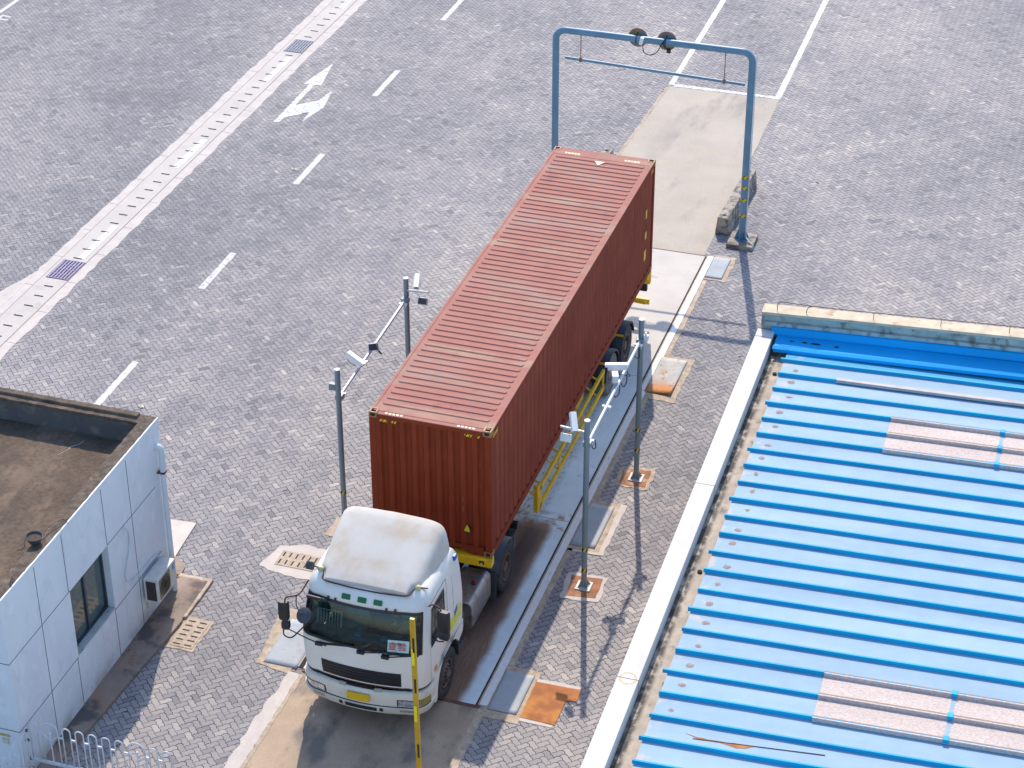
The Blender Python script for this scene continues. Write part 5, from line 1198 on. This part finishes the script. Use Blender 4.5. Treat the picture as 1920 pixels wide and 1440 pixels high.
for zc, mm in ((1.05, m), (1.85, m2), (2.45, m), (3.05, m2), (3.3, m), (0.5, m)):
    p = a+d*zc; side = sx*(0.012 if mm is m else -0.006)
    q = p-sy*0.033 if sy.y > 0 else p+sy*0.033
    mm.add([q+side+sx*ux_*(0.018 if mm is m else .025)+d*uz*(0.15 if mm is m else 0.17) for ux_, uz in ((-1, -1), (1, -1), (1, 1), (-1, 1))], [(0, 1, 2, 3)])
m.build('black_mark', BLACKM, arm, solid=0.002); m2.build('reflector', BARR, arm, solid=0.002)

# ------------------------------------------------------------------ office building on the left
ob = thing('office_building', 'flat-roofed office with pale blue panel walls and a brown weathered roof', 'building', (-3.95, -0.97, 0))
bx0, bx1, by0, by1, HT = -13.5, -3.95, -6.98, -0.97, 4.05
HW = HT-0.06
wx0, wx1, wz0, wz1 = -4.80, -3.33, 1.20, 2.66          # window in y and z
m = MB()
# east wall as pieces round the window, 0.24 thick
xw_, xi_ = bx1, bx1-0.24
m.box((xi_, by0, 0), (xw_, wx0, HW)); m.box((xi_, wx1, 0), (xw_, by1, HW)); m.box((xi_, wx0, 0), (xw_, wx1, wz0)); m.box((xi_, wx0, wz1), (xw_, wx1, HW))
m.build('east_wall', CLAD, ob)
m = MB(); m.box((bx0, by0, 0), (xi_-0.002, by0+0.24, HW)); m.build('south_wall', CLAD, ob)
m = MB(); m.box((bx0, by1-0.24, 0), (xi_-0.002, by1, HW)); m.build('north_wall', CLAD, ob)
m = MB(); m.box((bx0-0.02, by0+0.24, 0), (bx0+0.22, by1-0.24, HW)); m.build('west_wall', CLAD, ob)
m = MB(); m.box((bx0+0.22, by0+0.242, HT-0.58), (xi_-0.002, by1-0.242, HT-0.52)); m.build('roof_slab', SCREED, ob)
m = MB(); m.box((bx0+0.2, by1-0.262, HT-0.52), (xi_-0.02, by1-0.244, HT-0.09)); m.box((xi_-0.02, by0+0.3, HT-0.52), (xi_-0.004, by1-0.25, HT-0.09)); m.build('parapet_lining', RENDER, ob)
def rough_cap(x0, x1, y0, y1, name, seed, sub=0.10):
    rg = random.Random(seed); m = MB(); nx = max(2, int((x1-x0)/sub)); ny = max(2, int((y1-y0)/sub)); vs = []
    for i in range(nx+1):
        for j in range(ny+1):
            e_ = (i in (0, nx)) or (j in (0, ny)); vs.append((x0+(x1-x0)*i/nx+(rg.uniform(-.012, .012) if i in (0, nx) and e_ else 0), y0+(y1-y0)*j/ny+(rg.uniform(-.012, .012) if j in (0, ny) else 0), HT+rg.uniform(-0.006, 0.005)-(0.012 if e_ else 0)))
    m.add(vs, [(i*(ny+1)+j, (i+1)*(ny+1)+j, (i+1)*(ny+1)+j+1, i*(ny+1)+j+1) for i in range(nx) for j in range(ny)])
    return m.build(name, CAP, ob, solid=0.06, smooth=False)
rough_cap(xi_-0.02, xw_-0.015, by0, by1+0.0, 'parapet_cap', 1); rough_cap(bx0, xi_-0.022, by1-0.29, by1-0.0, 'parapet_cap', 2)
rough_cap(bx0, xi_-0.022, by0, by0+0.27, 'parapet_cap', 4, 0.2)
m = MB(); m.box((bx0, by1-0.17, HT-0.02), (xi_-0.1, by1-0.02, HT+0.05)); m.build('cap_ridge', CAP, ob, bevel=0.02)
m = MB()
m.box((xw_-0.016, by0, HT-0.085), (xw_+0.018, by1+0.01, HT-0.015)); m.build('cap_edge_trim', CLAD, ob, bevel=0.006)
# panel joints
m = MB()
for y in (-2.34, -3.34, -4.84, -5.82):
    zs_ = [(0, HT-0.13)] if y not in (-3.34, -4.84) else [(0, 1.15) if y == -4.84 else (0, wz0-.02), (wz1+.01, HT-0.13)] if y == -3.34 else [(0, 1.15), (2.67, HT-0.13)]
    for z0, z1 in zs_: m.box((xw_-0.002, y-0.007, z0), (xw_+0.0025, y+0.007, z1))
m.box((xw_-0.002, -3.33, 2.66), (xw_+0.0022, -1.36, 2.674)); m.box((xw_-0.002, by0, 2.66), (xw_+0.0022, -4.80, 2.674))
m.box((xw_-0.002, -3.33, 1.15), (xw_+0.0022, -1.36, 1.164)); m.box((xw_-0.002, by0, 1.15), (xw_+0.0022, -4.80, 1.164))
for z in (1.15, 2.66): m.box((bx0, by0-0.0025, z), (xw_, by0+0.002, z+0.014))
for x in (-5.6, -7.2, -8.8): m.box((x-0.007, by0-0.0028, 0), (x+0.007, by0+0.002, HT-0.1))
m.build('panel_joint', JOINTL, ob)
# window
wn = MB()
fx = xw_-0.17
for a_, b_ in ((wx0, wx0+0.05), (wx1-0.05, wx1), ((wx0+wx1)/2-0.03, (wx0+wx1)/2+0.03)): wn.box((fx-0.03, a_, wz0), (fx+0.03, b_, wz1))
for a_, b_ in ((wz0, wz0+0.05), (wz1-0.05, wz1)): wn.box((fx-0.028, wx0+0.05, a_), (fx+0.028, wx1-0.05, b_))
wo = wn.build('window', WINF, ob)
MB().box((fx-0.008, wx0+0.05, wz0+0.05), (fx+0.0, wx1-0.05, wz1-0.05)).build('pane', WGL, wo)
MB().box((fx+0.032, wx0, wz0-0.012), (xw_+0.012, wx1, wz0+0.014)).build('sill', SILL, wo, bevel=0.004)
# downpipe
m = MB(); px_ = xw_+0.075; py_ = -1.15
m.tube([(xw_-0.05, py_-0.03, 3.50), (xw_+0.05, py_-0.02, 3.50), (px_+0.02, py_, 3.44), (px_+0.03, py_, 3.32)], 0.062, n=14, smooth_steps=4); m.cyl((px_+0.03, py_, 3.34), (px_+0.03, py_, 2.95), 0.062, n=16); m.cyl((px_+0.02, py_, 2.97), (px_+0.02, py_, 0.02), 0.052, n=16)
m.build('downpipe', PIPEW, ob, smooth='auto')
m = MB()
for z in (2.9, 0.4): m.box((xw_, py_-0.075, z), (xw_+0.16, py_+0.075, z+0.025))
m.each('pipe_clip', IRON, ob)
m = MB(); m.tube([(xw_+0.012, -2.76, 2.67), (xw_+0.03, -2.62, 2.55), (xw_+0.02, -2.55, 2.30), (xw_+0.02, -2.62, 2.05), (xw_+0.02, -2.84, 1.68), (xw_+0.02, -2.80, 1.45), (xw_+0.02, -2.55, 1.34), (xw_+0.03, -2.1, 1.30), (xw_+0.04, -1.75, 1.28), (xw_+0.08, -1.50, 1.15)], 0.013, n=8, smooth_steps=6); m.build('wall_conduit', WIREW, ob, smooth=True)
m = MB(); m.box((-4.32, by0-0.03, 0.84), (-4.20, by0, 0.96)); m.build('socket', simple('socket_cream', (0.70, 0.62, 0.45), 0.5), ob, bevel=0.006)
m = MB(); m.box((-4.38, by0-0.012, 1.0), (-4.16, by0, 1.05)); m.build('socket_tape', simple('tape_brown', (0.50, 0.36, 0.14), 0.6), ob)
m = MB(); m.tube([(-4.12, -5.15, 4.12), (-4.1, -4.9, 4.14), (-4.0, -4.62, 4.12), (-3.93, -4.58, 4.0)], 0.009, n=6, smooth_steps=5); m.tube([(-4.0, -6.4, 4.06), (-3.98, -6.45, 4.16), (-3.99, -6.55, 4.02)], 0.009, n=6, smooth_steps=4); m.build('roof_wire', IRON, ob, smooth=True)
m = MB(); rg = random.Random(5); p = Vector((-5.55, -2.05, HT-0.517)); pts = [tuple(p)]
for k in range(9): p = p+Vector((rg.uniform(-.02, .06), rg.uniform(.04, .09), 0)); pts.append(tuple(p))
m.tube(pts, 0.006, n=4); m.build('roof_crack', MORTAR, ob)
# bucket on the roof (things of their own)
bkx, bky, bkz = -4.19, -5.30, HT+0.006
bk = thing('bucket', 'round black rubber bowl of dirt on the brown parapet of the flat office roof', 'bowl', (bkx, bky, bkz))
MB().lathe([(0.0, 0.10), (0.10, 0.145), (0.12, 0.158), (0.125, 0.148), (0.11, 0.136), (0.10, 0.13), (0.01, 0.09)], (bkx, bky, bkz), 'z', 26).build('bowl', GREYP, bk, smooth='auto')
MB().cyl((bkx, bky, bkz+0.006), (bkx, bky, bkz+0.085), 0.09, 0.128, n=20).build('dirt_fill', SCREED, bk)
m = MB(); m.tube([(bkx-.13, bky+.02, bkz+0.12), (bkx-.17, bky-.03, bkz+0.03), (bkx-.1, bky-.2, bkz-0.01), (bkx-.18, bky-.3, bkz-0.02)], 0.008, n=6, smooth_steps=4); m.build('wire', CABLE, bk, smooth=True)
# air conditioner
ac = thing('air_conditioner', 'cream outdoor air conditioner unit hung on the pale blue wall by the downpipe', 'air conditioner', (-3.75, -1.9, 0.6))
ax0, ax1, ay0, ay1, az0, az1 = -3.90, -3.60, -2.28, -1.50, 0.60, 1.15
MB().box((ax0, ay0, az0), (ax1, ay1, az1)).build('casing', ACB, ac, bevel=0.012)
m = MB(); m.box((ax1-0.005, ay0+0.06, az0+0.05), (ax1+0.006, ay0+0.52, az1-0.05)); fg = m.build('fan_grille', ACG, ac)
m = MB()
for r_ in (0.05, 0.10, 0.15, 0.20): m.lathe([(-0.004, r_-0.004), (0.004, r_-0.004), (0.004, r_+0.004), (-0.004, r_+0.004)], (ax1+0.012, ay0+0.29, (az0+az1)/2), 'x', 26)
for k in range(8): a = k*math.pi/8; m.cyl((ax1+0.012, ay0+0.29-0.2*math.cos(a), (az0+az1)/2-0.2*math.sin(a)), (ax1+0.012, ay0+0.29+0.2*math.cos(a), (az0+az1)/2+0.2*math.sin(a)), 0.003, n=4)
m.build('grille_wire', BLACKP, fg)
MB().box((ax0+0.05, ay0-0.004, az0+0.05), (ax1-0.04, ay0+0.01, az1-0.05)).build('side_vent', simple('vent_brown', (0.05, 0.03, 0.03), 0.7), ac)
m = MB(); m.box((ax1-0.004, ay1-0.14, az1-0.18), (ax1+0.005, ay1-0.05, az1-0.14)); m.box((ax1-0.004, ay1-0.14, az1-0.18), (ax1+0.0045, ay1-0.11, az1-0.06)); m.box((ax1-0.004, ay1-0.14, az1-0.10), (ax1+0.004, ay1-0.05, az1-0.06)); m.build('blue_mark', simple('mark_blue', (0.01, 0.30, 0.62), 0.5), ac)
m = MB()
for y in (ay0+0.12, ay1-0.12): m.box((-3.948, y-0.015, az0-0.03), (ax1-0.02, y+0.015, az0-0.002)); m.box((-3.948, y-0.015, az0-0.25), (-3.93, y+0.015, az0-0.002))
m.build('wall_bracket', GALV, ac)
# kerb apron at the foot of the wall
slab('wall_apron', [(-3.95, -14), (-3.50, -14), (-3.62, -6.5), (-3.34, -2.55), (-3.30, -2.0), (-3.34, -1.9), (-3.36, -0.70), (-3.96, -0.70)], -0.05, 0.07, DKERB)
slab('wall_apron_edge', [(-3.36, -1.9), (-3.28, -1.85), (-3.28, -0.60), (-3.98, -0.60), (-3.98, -0.70), (-3.36, -0.70)], -0.05, 0.062, TAN, rag=0.01, seed=61)
slab('entrance_apron', [(-5.4, -0.95), (-4.30, -0.95), (-4.38, 0.02), (-4.46, 1.12), (-5.4, 1.05)], -0.05, 0.03, MORTAR)
slab('entrance_apron', [(-4.36, -0.70), (-4.0, -0.70), (-4.02, -0.35), (-4.38, -0.05)], -0.05, 0.026, DKERB)

# ------------------------------------------------------------------ white hoop fences
def fence(label, base, dirv, hoops, ht=1.30, zr=0.46, name='hoop_fence'):
    """hoops: list of (offset, width, wide?)"""
    t = thing(name, label, 'fence', tuple(base), 'white hooped railings by the office corner'); b = Vector(base); d = Vector(dirv)
    end = hoops[-1][0]+hoops[-1][1]
    MB().box((0, 0, 0), (0, 0, 0)) if False else None
    m = MB(); p0 = b+Vector((0, 0, zr)); p1 = p0+d*end; n_ = d.cross(Vector((0, 0, 1)))*0.02
    m.loft([[q+n_*a_+Vector((0, 0, 0.025*c_)) for a_, c_ in ((-1, -1), (1, -1), (1, 1), (-1, 1))] for q in (p0, p1)]); m.build('bottom_rail', FENCEW, t)
    m = MB(); prev = 0.0
    for o_, w_, wide in hoops:
        a_ = b+d*prev+Vector((0, 0, ht-0.24)); e_ = b+d*o_+Vector((0, 0, ht-0.24))
        m.loft([[q+n_*u_*0.6+Vector((0, 0, 0.018*c_)) for u_, c_ in ((-1, -1), (1, -1), (1, 1), (-1, 1))] for q in (a_, e_)]); prev = o_+w_
    m.each('spacer_rail', FENCEW, t)
    for o_, w_, wide in hoops:
        pts = [b+d*o_+Vector((0, 0, zr))]; r_ = w_/2
        hh = ht-r_ if not wide else ht-r_*0.85+0.03
        for k in range(13):
            a_ = math.pi-math.pi*k/12; pts.append(b+d*(o_+r_+r_*math.cos(a_))+Vector((0, 0, hh+(r_ if not wide else r_*0.9)*math.sin(a_))))
        pts.append(b+d*(o_+w_)+Vector((0, 0, zr)))
        h = MB().tube(pts, 0.0125, n=8).build('hoop', FENCEW, t, smooth=True)
        if wide:
            m = MB(); cm_ = b+d*(o_+r_); m.cyl(cm_+Vector((0, 0, zr)), cm_+Vector((0, 0, ht-0.20)), 0.012, n=8)
            m.lathe([(-0.028, 0.0), (-0.02, 0.02), (0, 0.028), (0.02, 0.02), (0.028, 0.0)], tuple(cm_+Vector((0, 0, ht-0.18))), 'z', 12)
            m.cyl(cm_+Vector((0, 0, ht-0.36)), b+d*(o_+0.0)+Vector((0, 0, ht-0.22)), 0.009, n=6); m.cyl(cm_+Vector((0, 0, ht-0.36)), b+d*(o_+w_)+Vector((0, 0, ht-0.22)), 0.009, n=6); m.build('finial', FENCEW, h)
    m = MB()
    for z in (zr, ht-0.24): m.box((b.x-0.05, b.y-0.02, z-0.02), (b.x+0.02, b.y+0.02, z+0.02))
    m.each('wall_fixing', IRON, t)
    for off in ((end,) if end > 2 else ()):
        MB().cyl(b+d*off, b+d*off+Vector((0, 0, zr)), 0.02, n=8).build('leg', FENCEW, t)
    return t
h1 = [(0.06, 0.15, False), (0.30, 0.32, True)]
o_ = 0.71
for k in range(5): h1.append((o_, 0.155, False)); o_ += 0.255
h1.append((o_, 0.32, True)); o_ += 0.40; h1.append((o_, 0.155, False)); o_ += 0.255; h1.append((o_, 0.155, False))
fence('white hooped railing running right from the office wall corner across the paving', (-3.93, -6.80, 0), (1, 0.0, 0), h1, 1.30, 0.42)
fence('short white hooped railing running towards the viewer in front of the office end wall', (-3.78, -7.02, 0), (0, -1, 0), [(0.05, 0.15, False), (0.30, 0.32, True), (0.72, 0.155, False), (0.98, 0.155, False), (1.24, 0.155, False)], 1.30, 0.42)

# ------------------------------------------------------------------ blue roofed building on the right
rb = thing('blue_roofed_shed', 'low building with ribbed blue sheet roof behind a white parapet', 'building', (6.02, 7.1, 0), rotz=R(1.0), local=True)
PZ = 3.30; US, UE = 0.74, 14.0; RP = 0.030
m = MB(); m.box((0, -22, 0), (0.365, -0.02, PZ)); m.build('west_parapet', WPAR, rb, bevel=0.01)
m = MB(); m.box((0.367, -22, PZ-0.40), (0.80, -0.02, PZ-0.30)); m.build('gutter', GUTTER, rb)
m = MB(); m.box((0.462, -22, 0), (UE, -21.8, PZ-0.5)); m.box((UE, -22, 0), (UE+0.2, 0.3, PZ-0.1)); m.build('outer_wall', WPAR, rb)
m = MB()
for v in (-6.04, -11.94, -0.35, -17.8): m.box((0.0, v, PZ-0.3), (0.368, v+0.012, PZ+0.002))
m.build('parapet_joint', IRON, rb)
# north wall, top rising gently to the right
def wedge(m, v0, v1, za, zb, s, u0=0.06, u1=UE):
    m.add([(u0, v0, za), (u1, v0, za), (u1, v1, za), (u0, v1, za), (u0, v0, zb), (u1, v0, zb+s*(u1-u0)), (u1, v1, zb+s*(u1-u0)), (u0, v1, zb)], [(0, 3, 2, 1), (4, 5, 6, 7), (0, 1, 5, 4), (1, 2, 6, 5), (2, 3, 7, 6), (3, 0, 4, 7)])
m = MB(); wedge(m, 0.02, 0.34, 0, 3.64, 0.050); m.build('north_wall', MILDEW, rb)
m = MB(); m.add([(0.05, -0.01, 3.64), (UE, -0.01, 3.64+.05*(UE-.05)), (UE, 0.37, 3.64+.05*(UE-.05)), (0.05, 0.37, 3.64), (0.05, -0.01, 3.70), (UE, -0.01, 3.70+.05*(UE-.05)), (UE, 0.37, 3.70+.05*(UE-.05)), (0.05, 0.37, 3.70)], [(0, 3, 2, 1), (4, 5, 6, 7), (0, 1, 5, 4), (1, 2, 6, 5), (2, 3, 7, 6), (3, 0, 4, 7)]); m.build('wall_cap', CCAP, rb, bevel=0.008)
m = MB(); m.add([(0.14, -0.07, 3.42), (UE, -0.07, 3.42+.045*UE), (UE, 0.018, 3.42+.045*UE), (0.14, 0.018, 3.42), (0.14, -0.07, 3.50), (UE, -0.07, 3.50+.045*UE), (UE, 0.018, 3.50+.045*UE), (0.14, 0.018, 3.50)], [(0, 3, 2, 1), (4, 5, 6, 7), (0, 1, 5, 4), (1, 2, 6, 5), (2, 3, 7, 6), (3, 0, 4, 7)]); m.build('wall_moulding', MILDEW, rb, bevel=0.012)
# lightning rod on the wall
m = MB(); zc = lambda u: 3.70+0.05*(u-0.05)
m.tube([(0.36, 0.14, zc(.36)), (0.36, 0.14, zc(.36)+0.14), (0.46, 0.14, zc(.4)+0.20), (0.62, 0.14, zc(.6)+0.19)]+[(u, 0.14, zc(u)+0.16) for u in (1.5, 3, 5, 7, 9, 11, 13)], 0.0085, n=6, smooth_steps=3)
m.tube([(0.98, 0.10, zc(1)), (0.99, 0.11, zc(1)+0.10), (1.08, 0.13, zc(1.1)+0.17), (1.35, 0.14, zc(1.3)+0.165)], 0.0085, n=6, smooth_steps=4)
for u in (2.37, 3.75, 5.13, 6.5, 7.9): m.cyl((u, 0.14, zc(u)), (u, 0.14, zc(u)+0.16), 0.007, n=6)
m.build('lightning_rod', IRON, rb, smooth=True)
# blue flashing
def flash(pts, name, mat, u0, u1, s):
    m = MB(); vs = []
    for u in (u0, u1):
        for v, z in pts: vs.append((u, v, z+s*(u-u0)))
    n = len(pts); m.add(vs, [(i, i+1, n+i+1, n+i) for i in range(n-1)]); return m.build(name, mat, rb, solid=0.006)
flash([(0.0, 3.44), (-0.06, 3.40), (-0.10, 3.27), (-0.12, 3.26)], 'flashing_upstand', BLUEFL, 0.30, UE, 0.042)
flash([(-0.12, 3.262), (-0.52, 3.235), (-0.60, 3.20), (-0.61, 3.13)], 'flashing', BLUEFL, 0.44, UE, 0.040)
m = MB(); m.add([(0.42, -0.50, 3.24), (0.78, -0.60, 3.22), (0.78, -0.62, 3.16), (0.42, -0.60, 3.20)], [(0, 1, 2, 3)]); m.build('flashing_lip', BLUEFL, rb, solid=0.01)
# spots of corrosion on the flashing
m = MB()
for u, v, a_, b_ in ((0.78, -0.30, .05, .02), (1.05, -0.30, .06, .03), (1.28, -0.31, .11, .03), (1.72, -0.33, .05, .03), (2.5, -0.2, .02, .02)):
    m.add([(u+a_*math.cos(t), v+b_*math.sin(t), 3.252+0.040*(u-0.44)+0.0035) for t in [k*0.6283 for k in range(10)]], [tuple(range(10))])
m.build('corrosion_spot', DARKGAP, rb, solid=0.002)
# ribbed sheets
ZR0 = 3.14
def zr_(u): return ZR0+RP*(u-US)
ribs = [-0.93-0.5815*k for k in range(30)]
m = MB(); z0, z1 = zr_(US), zr_(UE)
m.add([(US, -21.7, z0-0.01), (UE, -21.7, z1-0.01), (UE, -0.45, z1-0.01), (US, -0.45, z0-0.01), (US, -21.7, z0), (UE, -21.7, z1), (UE, -0.45, z1), (US, -0.45, z0)], [(0, 3, 2, 1), (4, 5, 6, 7), (0, 1, 5, 4), (1, 2, 6, 5), (2, 3, 7, 6), (3, 0, 4, 7)])
# shallow stiffening swage between ribs
m.build('sheet_pan', BLUEPAN, rb)
m = MB(); rg = random.Random(9)
for k, v in enumerate(ribs):
    e0 = US-0.02-(0.05 if k % 3 == 0 else 0)+rg.uniform(-.02, .02); h = 0.078 if k % 2 else 0.068; segs = 9; rings = []
    for q in range(segs+1):
        u = e0+(UE-e0)*q/segs; jit = rg.uniform(-.006, .006); zz_ = zr_(u)
        rings.append([(u, v-0.030+jit, zz_+0.001), (u, v-0.018+jit, zz_+h*0.55), (u, v-0.020+jit, zz_+h), (u, v+0.012+jit, zz_+h+0.004), (u, v+0.022+jit, zz_+h*0.6), (u, v+0.03+jit, zz_+0.001)])
    m.loft(rings)
m.build('sheet_rib', BLUERIB, rb, smooth='auto')
uu, vv_ = 0.185, -11.93
m = MB(); n_ = 40; rg = random.Random(4); ri = [0.115+rg.uniform(-.006, .006) for _ in range(n_)]; ro = [0.15+rg.uniform(-.008, .008) for _ in range(n_)]
m.add([(uu+r_[k]*math.cos(k*2*math.pi/n_), vv_+r_[k]*1.1*math.sin(k*2*math.pi/n_), PZ+0.0015) for r_ in (ri, ro) for k in range(n_)], [(k, (k+1) % n_, n_+(k+1) % n_, n_+k) for k in range(n_)])
m.build('ring_stain', simple('tea_stain', (0.58, 0.44, 0.29), 0.8, 0, 0.1, 12), rb)
# sealant blobs at the sheet ends
m = MB(); rg = random.Random(3); 
for k in range(20):
    v = ribs[k]-0.29+rg.uniform(-.08, .1); u = US+0.30+rg.uniform(-.06, .06); a_ = rg.uniform(.045, .09); b_ = rg.uniform(.04, .075)
    n_ = 11; m.add([(u, v, zr_(u)+0.014)]+[(u+a_*math.cos(t*2*math.pi/n_)*rg.uniform(.75, 1.2), v+b_*math.sin(t*2*math.pi/n_)*rg.uniform(.75, 1.2), zr_(u)+0.002) for t in range(n_)], [(0, 1+t, 1+(t+1) % n_) for t in range(n_)])
m.each('sealant_patch', SPOT, rb)
# skylight sheets
def skylight(u0, u1, v_hi, v_lo, ribsv, label=None):
    m = MB(); d_ = 0.012
    m.add([(u0, v_lo, zr_(u0)+0.006), (u1, v_lo, zr_(u1)+0.006), (u1, v_hi, zr_(u1)+0.006), (u0, v_hi, zr_(u0)+0.006), (u0, v_lo, zr_(u0)+d_), (u1, v_lo, zr_(u1)+d_), (u1, v_hi, zr_(u1)+d_), (u0, v_hi, zr_(u0)+d_)], [(0, 3, 2, 1), (4, 5, 6, 7), (0, 1, 5, 4), (1, 2, 6, 5), (2, 3, 7, 6), (3, 0, 4, 7)])
    for v in ribsv:
        m.loft([[(u, v-0.055, zr_(u)+0.008), (u, v-0.036, zr_(u)+0.078), (u, v+0.030, zr_(u)+0.080), (u, v+0.05, zr_(u)+0.008)] for u in (u0, u1)])
    o = m.build('skylight_sheet', FRP, rb, smooth=False)
    m = MB()
    for v in ribsv: m.box((u0+0.01, v-0.004, zr_(u0)+0.0985), (u1, v+0.018, zr_(u1)+0.102)) if False else m.add([(u0, v+0.004, zr_(u0)+0.083), (u1, v+0.004, zr_(u1)+0.083), (u1, v+0.026, zr_(u1)+0.083), (u0, v+0.026, zr_(u0)+0.083)], [(0, 1, 2, 3)])
    m.build('dirty_edge', simple('frp_edge', (0.33, 0.24, 0.17), 0.7), o)
    return o
def loc_uv(x, y):
    a_ = R(-1.0); dx_, dy_ = x-6.02, y-7.1; return dx_*math.cos(a_)-dy_*math.sin(a_), dx_*math.sin(a_)+dy_*math.cos(a_)
u, v = loc_uv(9.26, 4.5); i0 = min(range(30), key=lambda k: abs(ribs[k]-v))
skylight(u, UE, ribs[i0]+0.01, ribs[i0+2], [ribs[i0], ribs[i0+1], ribs[i0+2]])
u2, v2 = loc_uv(9.47, -3.6); i1 = min(range(30), key=lambda k: abs(ribs[k]-v2))
skylight(u2, UE, ribs[i1]+0.01, ribs[i1+2], [ribs[i1], ribs[i1+1], ribs[i1+2]])
# lapped strip standing up along the second rib
u3, v3 = loc_uv(7.97, 5.45); i2 = min(range(30), key=lambda k: abs(ribs[k]-v3)); vv = ribs[i2]
m = MB(); rings = []
for q in range(9):
    u_ = u3+(UE-u3)*q/8; sg_ = -0.03*math.sin(q*0.8); rings.append([(u_, vv-0.06+sg_*.5, zr_(u_)+0.03), (u_, vv-0.03+sg_, zr_(u_)+0.078), (u_, vv+0.035, zr_(u_)+0.085), (u_, vv+0.05, zr_(u_)+0.05)])
m.loft(rings, closed=False); m.build('lap_strip', simple('lap_strip_grey', (0.42, 0.38, 0.36), 0.6), rb, solid=0.004)
# blue straps across the skylights
for uc_, idx in ((loc_uv(11.42, 4.6)[0], i0), (loc_uv(11.60, -3.5)[0], i1)):
    m = MB()
    for a_, b_ in ((ribs[idx], ribs[idx+1]), (ribs[idx+1], ribs[idx+2])):
        m.add([(uc_-0.035, b_+0.05, zr_(uc_)+0.016), (uc_+0.035, b_+0.05, zr_(uc_)+0.016), (uc_+0.035, a_-0.05, zr_(uc_)+0.016), (uc_-0.035, a_-0.05, zr_(uc_)+0.016)], [(0, 1, 2, 3)])
    m.each('strap', BLUEPAN, rb, solid=0.003)
    m = MB()
    for k in range(3): m.box((uc_-0.05, ribs[idx+k]-0.06, zr_(uc_)+0.02), (uc_+0.05, ribs[idx+k]+0.055, zr_(uc_)+0.095))
    m.each('strap_clip', BLUERIB, rb, bevel=0.008)
m = MB()
for uu, vv_ in (loc_uv(6.66, 5.83), loc_uv(6.78, -1.24)): m.cyl((uu, vv_, PZ-0.33), (uu, vv_, PZ-0.27), 0.045, n=16)
m.each('drain_stub', DARKGAP, rb)
# rusted angle iron lying on the roof
ra = thing('rusty_angle', 'rusty thin steel angle lying on the blue roof near the bottom edge', 'steel bar', (8.8, -5.66, 3.2))
p0 = Vector((7.75, -5.78, ZR0+0.012)); p1 = Vector((9.85, -5.60, ZR0+0.080)); n_ = Vector((0.08, -1, 0)).normalized()*0.014
m = MB(); m.loft([[q-n_, q+n_, q+n_+Vector((0, 0, .006)), q-n_+Vector((0, 0, .006))] for q in (p0, p1)]); m.loft([[q+n_, q+n_*1.3, q+n_*1.3+Vector((0, 0, .022)), q+n_+Vector((0, 0, .022))] for q in (p0, p1)]); m.build('angle_bar', IRON, ra)
m = MB(); rg = random.Random(2)
pts = [(7.60, -5.70), (7.9, -5.745), (8.3, -5.735), (8.75, -5.70), (8.62, -5.79), (8.45, -5.83), (8.2, -5.785), (7.9, -5.79)]
m.add([(a_, b_, 0) for a_, b_ in ragged(pts, 0.012, .1, 3)], [tuple(range(len(ragged(pts, 0.012, .1, 3))))])
m.v = [(x, y, zr_(loc_uv(x, y)[0])+0.004) for x, y, z in m.v]; m.build('rust_stain', RUST, ra, solid=0.002)

# scraps on the paving
for x, y, lab in ((-9.05, 17.3, 'small crumpled pink and white paper scrap on the paving beside a lane dash'), (-7.6, 4.9, 'tiny pale paper scrap on the paving right of the nearest lane dash')):
    s_ = thing('paper_scrap', lab, 'litter', (x, y, 0.0)); rg = random.Random(int(x*10)); m = MB(); n_ = 9
    m.add([(x, y, 0.05)]+[(x+0.085*math.cos(k*2*math.pi/n_)*rg.uniform(.6, 1.2), y+0.05*math.sin(k*2*math.pi/n_)*rg.uniform(.6, 1.2), 0.006+rg.uniform(0, .03)) for k in range(n_)], [(0, 1+k, 1+(k+1) % n_) for k in range(n_)])
    m.build('paper', CREAM, s_, solid=0.003)
